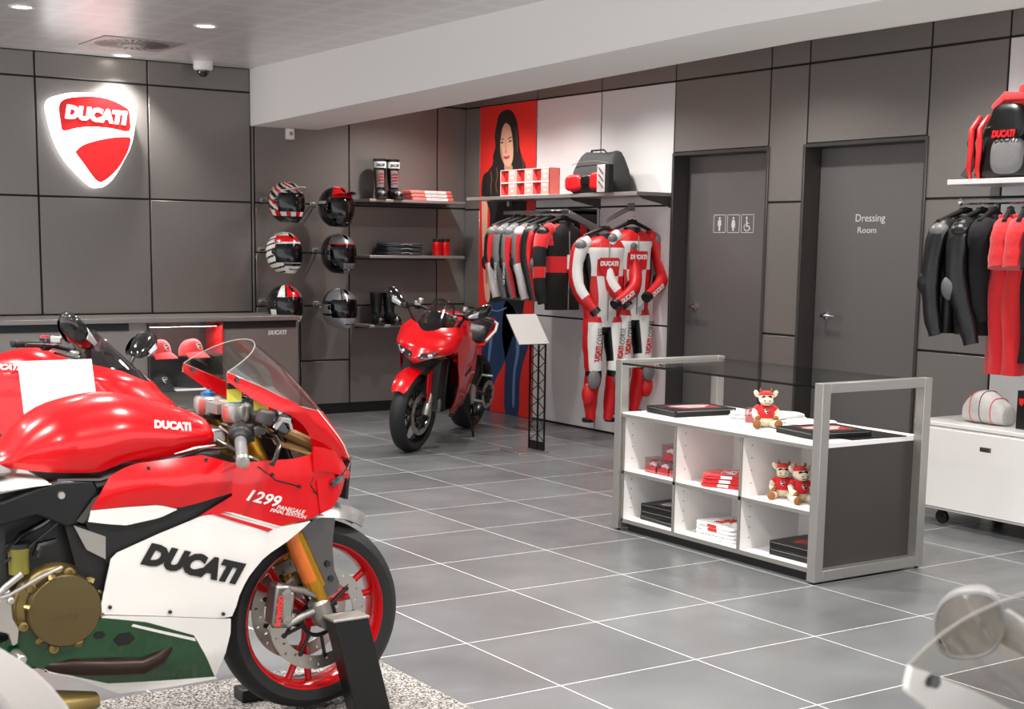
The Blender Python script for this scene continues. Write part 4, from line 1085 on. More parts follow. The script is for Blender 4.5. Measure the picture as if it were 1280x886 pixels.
# ---- plush cows -----------------------------------------------------------------
def plush(label, loc, rz, s=1.0, ear=1):
    t = thing('plush_cow', label, 'plush toy', loc, rz)
    k = lambda *a: tuple(q*s for q in a)
    b = MB(); b.ell(k(0, 0, .052), k(.042, .048, .055)); 
    b.ell(k(0, .0, .035), k(.045, .052, .035)); b.obj('body', 'plush_cream', t)
    b = MB(); rs = []
    for z, r in ((.048, .05), (.06, .0525), (.08, .048), (.098, .038), (.108, .024)): rs.append([V(.92*r*s*math.cos(a), r*s*math.sin(a), z*s) for a in [2*PI*i/24 for i in range(24)]])
    b.rings(rs)
    for sd in (-1, 1): b.tube([k(0, sd*.03, .095), k(.012, sd*.052, .08)], [.02*s, .018*s], 12)
    b.obj('red_shirt', 'red_cloth', t)
    for sd in (-1, 1): MB().tube([k(.01, sd*.05, .082), k(.03, sd*.055, .062), k(.05, sd*.045, .05)], [.016*s, .014*s, .015*s], 12).obj('arm', 'plush_cream', t)
    for sd in (-1, 1):
        b = MB(); b.tube([k(.0, sd*.03, .026), k(.045, sd*.042, .022), k(.085, sd*.05, .022)], [.024*s, .021*s, .02*s], 12); lg = b.obj('leg', 'plush_cream', t)
        b = MB(); b.ell(k(.094, sd*.052, .024), k(.012, .02, .022)); b.obj('hoof', 'plush_brown', lg)
        b = MB(); b.ell(k(.054, sd*.043, .048), k(.013, .014, .013)); b.obj('front_hoof', 'plush_brown', t)
    b = MB(); b.ell(k(.0, 0, .142), k(.034, .036, .034)); b.ell(k(.03, 0, .130), k(.028, .033, .022)); b.obj('head', 'plush_cream', t)
    b = MB()
    b.ell(k(-.004, 0, .158), k(.034, .036, .02)); b.obj('red_cap', 'red_cloth', t)
    b = MB()
    for sd in (-1, 1): b.ell(k(.035, sd*.014, .149), k(.006, .011, .008))
    b.ell(k(.036, 0, .15), k(.004, .02, .003)); b.obj('goggles', 'black_gloss', t)
    for sd in (-1, 1):
        b = MB(); b.ell(k(-.005, sd*.045, .162), k(.006, .012, .02), rotm(sd*-.5, 0, 0)); b.obj('ear', 'plush_cream', t)
        b = MB(); b.tube([k(-.002, sd*.02, .168), k(0, sd*.028, .182), k(0, sd*.024, .192)], [.008*s, .006*s, .003*s], 8); b.obj('horn', 'plush_brown', t)
    b = MB()
    for sd in (-1, 1): b.ell(k(.056, sd*.012, .134), k(.003, .004, .004))
    b.tube([k(.055, -.015, .122), k(.058, 0, .119), k(.055, .015, .122)], .0015*s, 6); b.obj('face_stitching', 'plush_brown', t)
    shield(t, k(.052, .0, .082), (0, 1, 0), (-.25, 0, 1), .022*s, .024*s, 'white', 'black', .002, text=False, nm='badge')
    return t
plush('small plush cow in red shirt sitting on the table top', (.25, .005, Z1), PI+.95, .98)
plush('plush cow in red shirt in the upper right cubby, farther from the steel post', (.17, -.215, .3185), PI+.75, .92)
plush('plush cow in red shirt in the upper right cubby, close behind the steel post', (.155, -.335, .3185), PI+1.25, .95)
o = MB().bx(-.14, .14, -.17, .17, 0, .003).obj('price_sheet', 'paper', loc=(.19, -.30, .3187), rz=.1); tag(o, 'white printed sheet lying under the two plush cows', 'sheet')

# ================================================================== info stands
def info_stand(label, loc, rz=0, h=.97, tilt=(.17, .2), mt='panel_grey', hc=.17):
    t = thing('info_stand', label, 'info stand', loc, rz)
    b = MB(); b.bx(-.13, .13, -.13, .13, 0, .008); b.obj('base_plate', 'alu', t, bev=.002)
    b = MB(); H = h-hc
    ys = (-.095, -.01, .095); x = .105
    for y in ys: b.bx(x-.006, x+.006, y-.004, y+.004, .008, H)
    b.bx(x-.001, x+.001, -.095, .095, .008, .07); b.bx(x-.001, x+.001, -.095, .095, H-.03, H)
    n = 12; zz = [.07+(H-.1)*i/n for i in range(n+1)]
    for i in range(n):
        a, c = (ys[0], ys[1]) if i % 2 == 0 else (ys[1], ys[0]); b.tube([(x, a, zz[i]), (x, c, zz[i+1])], .004, 6)
        a, c = (ys[1], ys[2]) if i % 2 else (ys[2], ys[1]); b.tube([(x, a, zz[i]), (x, c, zz[i+1])], .004, 6)
    b.obj('lattice_column', 'black_satin', t)
    b = MB(); dy, dz = tilt
    A = V(-.13, .06, h+.015); B_ = V(.125, .06, h+.015); D = V(0, -dy, -dz); N = V(0, dz, -dy).normalized()*-.008
    q = [A, B_, B_+D, A+D]; b._add(q+[p+V(0, dz, -dy).normalized()*.008 for p in q], [(0, 1, 2, 3), (7, 6, 5, 4), (0, 4, 5, 1), (1, 5, 6, 2), (2, 6, 7, 3), (3, 7, 4, 0)])
    b.obj('sign_panel', mt, t)
    return t
mat('panel_grey', 'b5b2ae', .45)
info_stand('slim info stand with lattice column and tilted grey panel beside the far red motorcycle', (1.19, 3.43, 0), 0, .965, (.17, .2))
info_stand('info stand with plain white panel between the two red motorcycles on the left', (-3.085, .02, 0), 0, 1.03, (.10, .30), 'paper', .27)

# ================================================================== white cabinet with castors at the right wall
t = thing('low_cabinet', 'low white cabinet on black castors along the wall at the right', 'cabinet', (1.92, -.6, 0))
b = MB(); b.bx(-.30, .30, -1.2, .85, .085, .535); b.obj('cabinet_body', 'white', t, bev=.002)
b = MB(); b.bx(-.31, .31, -1.21, .86, .538, .560); b.obj('cabinet_top', 'white_gloss', t, bev=.003)
for y0, y1 in ((-.17, .83), (-1.18, -.18)):
    b = MB(); b.bx(-.312, -.301, y0, y1, .10, .525); d_ = b.obj('drawer_front', 'white', t, bev=.002)
    b = MB(); b.bx(-.3125, -.3115, (y0+y1)/2+.05-.035, (y0+y1)/2+.05+.035, .435, .46); hh = b.obj('handle', 'steel_dark', d_)
    b = MB(); b.bx(-.315, -.3122, (y0+y1)/2+.05-.033, (y0+y1)/2+.05-.028, .437, .458); b.bx(-.315, -.3122, (y0+y1)/2+.05-.033, (y0+y1)/2+.05+.033, .457, .461); b.obj('handle_rim', 'alu', hh)
for x in (-.24, .24):
    for y in (.69, -1.1):
        b = MB(); b.lathe([(.034, -.014), (.038, -.01), (.038, .01), (.034, .014)], (x, y, .038), (1, 0, .2), 20); c_ = b.obj('castor', 'rubber', t)
        b = MB(); b.bx(x-.018, x+.018, y-.02, y+.02, .07, .088); b.obj('castor_bracket', 'black', c_)
# plaid bag and black box on top
mat('plaid', 'b8b4b1', .85, bump=.5, bscale=30, noise=.3, nscale=12)
t = thing('plaid_bundle', 'grey plaid cloth bundle with red piping on the low white cabinet', 'cloth bundle', (1.80, -.08, .5605))
b = MB(); rs = []
for i in range(13):
    u = i/12; y = lerp(.13, -.13, u); w = .085*math.sin(PI*(.12+.76*u))**.4; h = .085*math.sin(PI*(.12+.76*u))**.4*(1+.12*math.sin(5*u))
    rs.append([V(w*math.copysign(abs(math.cos(a))**.7, math.cos(a)), y, h*.95+h*math.copysign(abs(math.sin(a))**.8, math.sin(a))*.95) for a in [2*PI*k/24 for k in range(24)]])
zmin = min(p.z for r in rs for p in r); rs = [[p-V(0, 0, zmin*0) for p in r] for r in rs]
b.rings(rs); b.obj('bundle', 'plaid', t, ang=60)
b = MB()
for k in (3, 9): b.tube([p*1.012 for p in rs[k]], .0022, 6, close=True)
b.obj('red_piping', 'red', t)
b = MB()
for k in (6,): b.tube([p*1.01 for p in rs[k]], .0022, 6, close=True)
b.obj('check_stripe', 'cloth_grey', t)
t = thing('gift_carton', 'black carton with red shield standing on the low white cabinet', 'carton', (1.84, -.41, .5605))
b = MB(); b.bx(-.1, .1, -.115, .115, 0, .2); b.obj('carton', 'black_satin', t, bev=.003)
b = MB(); b.prism([(-.018, .16), (.018, .16), (.014, .135), (0, .12), (-.014, .135)], .001, (-.101, .085, 0), (0, -1, 0), (0, 0, 1)); b.obj('red_shield', 'red', t, flat=True)

# ================================================================== foreground armchair
mat('chair_fabric', '7d7976', .9, sheen=.3, bump=.15, bscale=250)
t = thing('armchair', 'rounded light grey upholstered armchair back at the bottom left corner', 'armchair', (-4.29, -3.10, .0122), 0)
b = MB()
def shell(u, v):
    a = lerp(-.2, PI+.2, u); z = lerp(.38, .955, v); 
    return V(.33*math.cos(a), .30*math.sin(a)-.02+.05*(1-v), z-.22*(1-math.sin(max(0, min(PI, a)))**.6)*v-.02*(v**6))
b.grid(shell, 36, 12, .09); b.obj('backrest', 'chair_fabric', t, bev=.03, seg=4, ang=80)
b = MB(); b.lathe([(.2, .3), (.27, .33), (.285, .38), (.27, .44), (.2, .455)], (0, 0, 0), (0, 0, 1), 36); b.obj('seat', 'chair_fabric', t)
b = MB(); b.lathe([(.22, 0), (.22, .012), (.03, .025), (.025, .30)], (0, 0, 0), (0, 0, 1), 28); b.obj('pedestal', 'chrome', t)
# ================================================================== shelves, hooks, helmets on the back wall
mat('shelf_steel', 'a8a29e', .35, .6)
def shelf(label, x0, x1, z, y0=5.80):
    t = thing('wall_shelf', label, 'shelf', ((x0+x1)/2, YB, z)); w = (x1-x0)/2
    b = MB(); b.bx(-w, w, y0-YB, -.001, -.022, 0); b.obj('board', 'shelf_steel', t, bev=.002)
    b = MB(); b.bx(-w+.02, w-.02, -.02, -.001, -.04, -.022); b.obj('wall_batten', 'steel_dark', t)
    return t
shelf('upper narrow steel shelf on the back wall, holding boots and flat red packs', 1.2, 2.14, 1.832)
shelf('middle narrow steel shelf on the back wall, with black clothes and two red bottles', 1.2, 2.14, 1.362)
shelf('lowest steel shelf on the back wall, with black ankle boots, partly behind the far motorcycle', 1.2, 2.14, .775)

def make_helmet(label, loc, rz, paint, mats_, visor='visor_dark', peak=None, rim=None, s=1.0):
    """mats_[i] chosen by paint(az, el): az 0 = forward (-y), + to the wearer's left (+x)"""
    t = thing('helmet', label, 'helmet', loc, rz)
    def surf(az, el, k=1.0):
        ce, se = math.cos(el), math.sin(el); f = math.cos(az); sd = math.sin(az)
        x = .124*ce*sd; y = -.155*ce*f; z = .142*se
        if el < 0:                      # chin bar juts forward, sides fall straight
            q = -el/1.1; y -= .040*max(0, f)*q*1.2; x *= 1+.10*q-.16*q*max(0, f); y *= 1+.06*q; z *= 1.2+.06*max(0, f)
            if f < 0: z *= 1-.12*q*(-f)
        else: y -= .012*max(0, -f)*0
        return V(x*k, y*k, z*k)*s
    NU, NV = 96, 56; e0, e1 = -1.12, PI/2-.001
    def vis(az, el): return abs(az/1.28)**2.4+abs((el+.03)/.44)**2.4 < 1
    b = MB(); P_ = [[surf(-PI+2*PI*i/NU, lerp(e0, e1, j/NV)) for j in range(NV+1)] for i in range(NU)]
    b.v = [p for r in P_ for p in r]; W = NV+1
    for i in range(NU):
        az = -PI+2*PI*(i+.5)/NU
        for j in range(NV):
            el = lerp(e0, e1, (j+.5)/NV)
            if vis(az, el): continue
            b.f.append([i*W+j, ((i+1) % NU)*W+j, ((i+1) % NU)*W+j+1, i*W+j+1]); b.mi.append(paint(az, el))
    sh = b.obj('shell', mats_, t, ang=75)
    so = sh.modifiers.new('solid', 'SOLIDIFY'); so.thickness = .012*s; so.offset = -1; so.use_rim = True
    b = MB(); b.grid(lambda u, v: surf(lerp(1.2, -1.2, u), lerp(-.48, .40, v), .985), 30, 12, .003); b.obj('visor', visor, t, ang=80)
    b = MB(); b.ell((0, 0, .0), (.108*s, .132*s, .115*s)); b.obj('lining', 'cloth_black', t)
    for sd in (-1, 1):
        b = MB(); p = surf(sd*1.28, -.02, 1.0); n = V(sd, -.25, 0).normalized(); b.lathe([(.02, -.004), (.02, .004), (.014, .008), (0, .008)], p, n, 18); b.obj('visor_hinge', 'black_gloss', t)
    b = MB(); p = [surf(lerp(-.5, .5, k/8), -.80, 1.012) for k in range(9)]; b.tube(p, .008*s, 8, flat=.5); b.obj('chin_vent', 'black_gloss', t)
    b = MB(); b.tube([surf(0, 1.15, 1.01), surf(0, .95, 1.015), surf(0, .72, 1.01)], [.006, .018, .01], 8, flat=.4); b.obj('top_vent', 'black_gloss', t)
    if peak:
        b = MB()
        def pk(u, v):
            az = lerp(-.95, .95, u); p = surf(az, .52, 1.0); q = surf(az*.6, .52, 1.0)+V(0, -.085, .018)*s*math.cos(az*.8)
            return lerp(p, q, v)+V(0, 0, .006*math.sin(PI*u))
        b.grid(pk, 18, 8, .005*s); b.obj('peak', peak, t, ang=70)
    # steel hook that carries the helmet
    return t
mat('visor_dark', '030304', .12)
def hook(label, x, z):
    t = thing('helmet_hook', label, 'wall hook', (x, YB, z), 0, 'short steel hooks carrying the six helmets')
    b = MB(); b.bx(-.03, .03, -.006, 0, -.02, .02); b.obj('hook_plate', 'alu', t, bev=.002)
    b = MB(); b.tube([(-.02, -.004, 0), (-.02, -.16, 0)], .006, 8); b.tube([(.02, -.004, 0), (.02, -.16, 0)], .006, 8); b.tube([(-.02, -.16, 0), (.02, -.16, 0)], .006, 8)
    b.obj('hook_bar', 'chrome', t)
yh = 5.80
def st(*bands):  # helper: stripes across azimuth
    return None
def p_cross(az, el):
    if el < -.7: return 1
    if el < -.42 and abs(az) < 2: return 2 if int((az+3)*3.2) % 2 else 0
    if abs(az) > 1.9: return 1 if el < .5 else 0
    k = math.sin(az*5+el*9); return 1 if k > .55 else (2 if k < -.72 else 0)
def p_blackred(az, el): return 2 if (el > .42 and abs(az) < .95) else (1 if (abs(az) > 1.3 and .1 < el < .22) else 0)
def p_whitered(az, el):
    if el > .5 and abs(az+.2) < 1.2 and el < .95: return 2
    k = (el*1.1+abs(az)*.28)*9
    if abs(az) > .8: return (1 if int(k+20) % 3 == 0 else (0 if int(k+20) % 3 == 1 else 0))
    return 1 if -.62 < el < -.5 else 0
def p_greyblack(az, el):
    if abs(az) > 1.35 and el < .9: return 1
    if .38 < el < .48: return 2
    if el < -.35 and abs(az) > .5: return 1
    return 0
def p_tricol(az, el):
    if abs(az) < .55 and el > .3: return 2
    if abs(az) < .64 and el > .3: return 1
    if abs(az) < 1.0 and el > .3: return 0
    return 0 if (-.2 > el and abs(az) < 1.6) else (1 if abs(az) > 1.1 else 0)
def p_silver(az, el):
    if el < -.75: return 0
    if el > .35 and abs(az) < .5: return 2
    if el > .35 and abs(az) < .62: return 1
    if abs(az) > 1.2 and -.3 < el < .15: return 0
    return 0 if (el > .3 and abs(az) < 1.7) or el < -.4 else 1
mat('helmet_silver', 'b5b5b8', .25, .5, coat=.5); mat('helmet_grey', '77767a', .3, .4, coat=.5)
H = [(358, 251, p_cross, ['paint_white', 'black_gloss', 'paint_red'], 'paint_white', 'white, red and black motocross style helmet with peak, top left of the six'),
     (420, 257, p_blackred, ['black_gloss', 'paint_white', 'paint_red'], 'black_gloss', 'black adventure helmet with red brow, top right of the six'),
     (355, 314, p_whitered, ['paint_white', 'black_gloss', 'paint_red'], None, 'white helmet with black lines and red brow, middle row left'),
     (423, 315, p_greyblack, ['helmet_grey', 'black_gloss', 'paint_red'], None, 'grey and black helmet with thin red lines, middle row right'),
     (356, 380, p_tricol, ['paint_white', 'black_gloss', 'paint_red'], None, 'white and black helmet with broad red centre stripe, just above the counter end'),
     (424, 383, p_silver, ['helmet_silver', 'black_gloss', 'helmet_grey'], None, 'silver, grey and black helmet, bottom right of the six')]
hw = ['behind the peaked motocross style helmet', 'behind the black helmet with red brow', 'behind the white helmet with red brow', 'behind the grey and black helmet', 'behind the helmet with the red centre stripe', 'behind the silver helmet']
for i, (px, py, pf, ms, pk, lab) in enumerate(H):
    p = at(px, py, y=yh)
    make_helmet(lab, p, .14, pf, ms, peak=pk, s=1.1)
    hook('short steel hook '+hw[i], p.x-.06, p.z+.01)

# ---- boots ------------------------------------------------------------------------
def make_boot(label, loc, rz, h=.33, race=True, group=None):
    t = thing('boot', label, 'boot', loc, rz, group)
    b = MB(); rs = []
    # shaft + foot swept as one sleeve, toe towards -y
    path = [((0, .02, h), .058, .062), ((0, .02, h*.8), .055, .060), ((0, .022, h*.55), .047, .05), ((0, .015, h*.36), .042, .048), ((0, -.005, h*.24), .042, .055), ((0, -.045, .062), .044, .045), ((0, -.10, .048), .046, .036), ((0, -.155, .04), .042, .028), ((0, -.185, .034), .026, .02)]
    dirs = [0, 0, .02, .15, .6, 1.15, 1.4, 1.5, 1.5]
    for (c, rx, ry), d in zip(path, dirs):
        rs.append([V(*c)+V(rx*math.cos(a), ry*math.sin(a)*math.cos(d), ry*math.sin(a)*math.sin(d)) for a in [2*PI*k/20 for k in range(20)]])
    b.rings(rs); b.ell((0, .045, .05), (.04, .045, .05)); b.obj('upper', 'leather_black', t, ang=70)
    b = MB(); b.prism([(-.036, -.19), (.036, -.19), (.044, -.14), (.038, -.03), (.036, .085), (-.036, .085), (-.038, -.03), (-.044, -.14)], .018, (0, 0, 0), (1, 0, 0), (0, 1, 0)); b.obj('sole', 'rubber', t, bev=.003)
    if race:
        b = MB(); b.grid(lambda u, v: V(.060*math.sin(lerp(-1.1, 1.1, u)), .02-.066*math.cos(lerp(-1.1, 1.1, u)), lerp(h*.78, h*.93, v)), 12, 4, .003); wb = b.obj('white_band', 'leather_white', t)
        b = MB(); b.text('DUCATI', lambda u, v, d=0: V(.064*math.sin((u-.035)/.062), .02-(.0695+d)*math.cos((u-.035)/.062), h*.81+v), .026, .05, .1, .001, w=.075); b.obj('band_lettering', 'black', wb, flat=True)
        b = MB(); b.grid(lambda u, v: V(.05*math.sin(lerp(-.7, .7, u)), .02-.062*math.cos(lerp(-.7, .7, u))-.012*(1-v), lerp(h*.3, h*.72, v)), 10, 8, .006); sg = b.obj('shin_guard', 'leather_grey', t)
        b = MB()
        for zz in (.40, .48, .56, .64): b.tube([(-.026, -.045, h*zz), (0, -.056, h*(zz+.015)), (.026, -.045, h*zz)], .0035, 6)
        b.obj('red_laces', 'red', sg)
        b = MB(); b.ell((0, -.15, .052), (.038, .035, .022)); b.obj('toe_cap', 'helmet_grey', t)
    else:
        b = MB(); b.ell((0, -.13, .05), (.042, .048, .028)); b.obj('toe_cap', 'black_gloss', t)
    return t
zs = 1.8325
make_boot('tall black racing boot with white cuff on the upper shelf, the left of its pair', (1.37, 5.94, zs), -.4, .34)
make_boot('tall black racing boot with white cuff on the upper shelf, beside the flat red packs', (1.50, 5.94, zs), -.2, .34)
make_boot('plain black ankle boot on the lowest shelf, nearer the helmets', (1.335, 5.93, .7755), -.3, .27, False)
make_boot('plain black ankle boot on the lowest shelf, nearer the motorcycle mirror', (1.46, 5.92, .7755), -.1, .27, False)
# red flat packs, black clothes, bottles
for i, lab in enumerate(('lowest flat red and white shirt pack on the upper shelf', 'middle flat red and white shirt pack on the upper shelf', 'topmost flat red and white shirt pack on the upper shelf')):
    z = zs+i*.029
    t = thing('shirt_pack', lab, 'shirt pack', (1.84-.01*i, 5.93, z), .05)
    b = MB(); b.prism([(-.21, -.08), (-.12, -.115), (.18, -.115), (.2, -.10), (.2, .13), (-.16, .13), (-.21, .08)], .026, (0, 0, 0), (1, 0, 0), (0, 1, 0)); b.obj('pack', 'box_pink', t, bev=.006)
    b = MB(); b.bx(-.09, .13, -.1162, -.115, .002, .024); lb = b.obj('pack_label', 'white', t)
    b = MB(); b.text('DUCATI', plane_fn((-.05, -.1165, .009), (1, 0, 0), (0, 0, 1)), .009, .03, .1, .0006, w=.13); b.obj('pack_lettering', 'print_pale', lb, flat=True)
mat('cloth_charcoal', '2c2d31', .85, bump=.4, bscale=40)
for i, lab in enumerate(('bottommost folded black sweater on the middle shelf', 'folded black sweater in the middle of the pile, middle shelf', 'topmost folded black sweater with grey print on the middle shelf')):
    t = folded('folded_sweater', lab, 'sweater', 'cloth_charcoal', (1.55+.005*i, 5.94, 1.3625+i*.036), .05-.05*i, .36, .26, .034, None, 40+i)
    b = MB(); b.tube([(-.05, -.131, .02), (.0, -.133, .026), (.06, -.131, .018)], .004, 6, flat=.4); b.obj('print', 'panel_white', t)
for i, (x, lab) in enumerate(((1.93, 'red metal bottle with black cap, left of the pair on the middle shelf'), (2.02, 'red metal bottle with black cap, right of the pair on the middle shelf'))):
    t = thing('bottle', lab, 'bottle', (x, 5.93, 1.3625))
    MB().lathe([(.036, 0), (.039, .004), (.039, .115), (.034, .12)], n=28).obj('bottle_body', 'paint_red', t)
    MB().lathe([(.036, .12), (.037, .124), (.037, .145), (.033, .148)], n=28).obj('cap', 'black', t)

# ================================================================== poster on the display wall (a flat printed panel)
mat('poster_red', 'dd2a22', .45); mat('skin', 'd9a58a', .55); mat('skin_shade', 'b98468', .55); mat('hair', '1f1816', .5); mat('hair_light', '5b4234', .5)
mat('jeans', '1d3557', .6, noise=.5, nscale=9, stretch=(1, 1, .25)); mat('jeans_light', '5e7ea6', .6); mat('lips', 'a8434a', .5); mat('eye', '2b1c16', .4); mat('tee_black', '111214', .6)
PY0, PY1 = 5.857, 4.994
t = thing('wall_poster', 'tall red poster of a long-haired woman in a black tee and blue jeans', 'poster', (XR, (PY0+PY1)/2, 0))
def PF(px, py, d=0):
    p = at(px, py, x=XR); return V(-.004-d, p.y-(PY0+PY1)/2, p.z)
b = MB(); hwp = (PY0-PY1)/2; b.bx(-.004, -.0005, -hwp, hwp, .004, 2.652); b.obj('poster_sheet', 'poster_red', t)
def decal(nm, m, pts, lvl, sm=3, par=t, close=True):
    pts = smooth(pts, sm, True) if sm else pts
    b = MB(); vs = [PF(x, y, lvl*.0006) for x, y in pts]; vb = [PF(x, y, lvl*.0006-.0005) for x, y in pts]; n = len(pts)
    b._add(vb+vs, [tuple(range(n)), tuple(range(2*n-1, n-1, -1))]+[(i, (i+1) % n, n+(i+1) % n, n+i) for i in range(n)])
    return b.obj(nm, m, par, flat=True)
K = lambda x, y: (590+x/6.327, 120+y/6.329)   # zoomed study coordinates
# legs
decal('printed_jeans', 'jeans', [(611, 374), (634, 372), (648, 400), (640, 425), (630, 455), (618, 480), (612, 515), (602, 512), (601, 470), (604, 420)], 1)
decal('printed_jeans', 'jeans', [(634, 372), (655, 392), (662, 425), (654, 455), (650, 480), (648, 519), (632, 516), (631, 480), (632, 450), (628, 415)], 1)
for q in ([(615, 400), (611, 440), (608, 470), (606, 500), (608, 500), (611, 468), (614, 440), (618, 405)], [(645, 410), (646, 440), (642, 465), (641, 505), (643.5, 505), (645, 465), (649.5, 440), (649, 412)]): decal('jeans_fold', 'jeans_light', q, 2)
decal('jeans_pocket', 'jeans_light', [(612, 385), (622, 388), (633, 384), (633, 385.5), (622, 389.5), (612, 386.5)], 2)
# torso, arm
decal('printed_tee', 'tee_black', [K(90, 640), K(140, 590), K(200, 560), K(300, 560), K(380, 590), K(420, 640), K(440, 760), (658, 270), (656, 330), (654, 392), (634, 376), (612, 376), (611, 330), (613, 270), K(120, 850), K(80, 790)], 2)
decal('printed_arm', 'skin', [K(85, 795), K(125, 850), (610, 270), (610, 300), (612, 330), (613, 372), (608, 375), (605, 345), (603.5, 300), (603, 270)], 3)
# hair behind, face, hair front
decal('printed_hair', 'hair', [K(280, 108), K(225, 140), K(200, 220), K(185, 320), K(190, 400), K(172, 470), K(168, 540), K(130, 600), K(120, 690), K(135, 790), K(190, 800), K(250, 790), K(290, 700), K(330, 640), K(420, 600), K(425, 540), K(400, 480), K(380, 400), K(375, 300), K(355, 190), K(325, 125)], 4)
decal('printed_neck', 'skin_shade', [K(262, 540), K(320, 545), K(325, 600), K(320, 640), K(290, 720), K(272, 640)], 5)
decal('printed_face', 'skin', [K(272, 215), K(250, 240), K(238, 300), K(230, 360), K(230, 430), K(240, 490), K(262, 540), K(290, 556), K(312, 545), K(328, 500), K(333, 430), K(332, 350), K(322, 280), K(300, 225)], 6)
decal('printed_cheek', 'skin_shade', [K(229, 380), K(229, 430), K(240, 490), K(258, 530), K(250, 470), K(240, 420)], 7)
decal('printed_eyebrow', 'eye', [K(232, 345), K(248, 336), K(264, 350), K(248, 344)], 7, 2); decal('printed_eyebrow', 'eye', [K(284, 345), K(304, 326), K(326, 322), K(304, 336)], 7, 2)
decal('printed_eye', 'eye', [K(232, 372), K(243, 362), K(256, 369), K(243, 376)], 7, 2); decal('printed_eye', 'eye', [K(292, 362), K(306, 350), K(322, 354), K(308, 362)], 7, 2)
decal('printed_nose', 'skin_shade', [K(268, 370), K(272, 430), K(262, 445), K(272, 452), K(286, 444), K(278, 430), K(273, 372)], 7, 2)
decal('printed_lips', 'lips', [K(254, 484), K(270, 476), K(282, 478), K(306, 470), K(298, 490), K(280, 500), K(264, 497)], 7, 2)
decal('printed_hair', 'hair', [K(272, 205), K(262, 225), K(245, 260), K(236, 320), K(228, 400), K(235, 500), K(215, 560), K(190, 500), K(195, 380), K(205, 260), K(230, 160), K(270, 120)], 8)
decal('printed_hair', 'hair', [K(276, 205), K(305, 235), K(322, 300), K(330, 380), K(334, 460), K(326, 540), K(345, 590), K(400, 600), K(395, 500), K(370, 400), K(365, 280), K(335, 160), K(285, 120)], 8)
for q in ([(150, 600), (160, 660), (150, 720), (158, 780), (166, 780), (160, 720), (170, 660), (160, 600)], [(195, 570), (205, 640), (190, 700), (205, 770), (214, 770), (200, 700), (215, 640), (205, 570)], [(395, 480), (410, 540), (405, 590), (412, 590), (418, 540), (403, 480)], [(350, 250), (360, 340), (362, 430), (368, 430), (367, 340), (356, 250)], [(230, 620), (240, 680), (228, 740), (236, 740), (250, 680), (240, 620)]):
    decal('printed_curl', 'hair_light', [K(*p) for p in q], 9, 2)

# ================================================================== display wall shelf, boxes, bag
t = thing('wall_shelf', 'long steel shelf above the hanging jackets and racing suits', 'shelf', (XR, 4.40, 1.862))
MB().bx(-.33, -.001, -1.17, 1.15, -.028, 0).obj('board', 'shelf_steel', t, bev=.002)
for y in (-.30, -1.15):
    b = MB(); b.prism([(0, -.028), (-.30, -.028), (-.26, -.05), (-.05, -.09), (0, -.11)], .01, (0, y, 0), (1, 0, 0), (0, 0, 1)); b.obj('bracket', 'steel_dark', t)
b = MB(); b.bx(-.06, -.03, .9, .93, -.07, -.028); b.obj('shelf_clamp', 'alu', t)
mat('pale_pink', 'f2a096', .5)
def mug_box(label, loc):
    t = thing('gift_carton', label, 'carton', loc, 0)
    s = .052
    # window box: open front corner with the red mug inside
    b = MB(); b.bx(-s, s, -.115, .115, 0, .006); b.bx(-s, s, -.115, .115, .098, .104); b.bx(s-.004, s, -.115, .115, .006, .098); b.bx(-s, s, .111, .115, .006, .098); b.bx(-s, s, -.115, -.111, .006, .098); b.bx(-s, -s+.004, -.115, -.005, .006, .098)
    b.obj('carton_shell', 'box_pink', t)
    b = MB(); b.lathe([(.036, .007), (.04, .012), (.04, .09), (.036, .092)], (0, .055, 0), (0, 0, 1), 24); b.tube([(-.03, .055-.03, .03), (-.045, .02, .04), (-.045, .02, .06), (-.03, .025, .075)], .005, 8); b.obj('mug', 'paint_red', t)
    b = MB(); b.bx(-s-.0006, -s, -.111, -.006, .006, .098); b.obj('pale_panel', 'pale_pink', t)
    b = MB(); b.bx(-s-.0012, -s, -.115, .115, -.0, .004); b.bx(-s-.0012, -s, -.115, .115, .101, .104); b.bx(-s-.0012, -s, .112, .115, 0, .104); b.obj('box_edges', 'white', t)
    b = MB(); b.bx(-s-.0014, -s, -.09, -.03, .07, .085); b.bx(-s-.0014, -s, -.075, -.045, .03, .045); b.obj('carton_print', 'white', t)
    return t
for j, row in enumerate(('lower row', 'upper row')):
    for i, col in enumerate(('at the left end', 'in the middle', 'at the right end')):
        mug_box('red mug carton with window on the long shelf, %s, %s' % (row, col), (2.06, 4.925-.232*i, 1.8625+.1045*j))
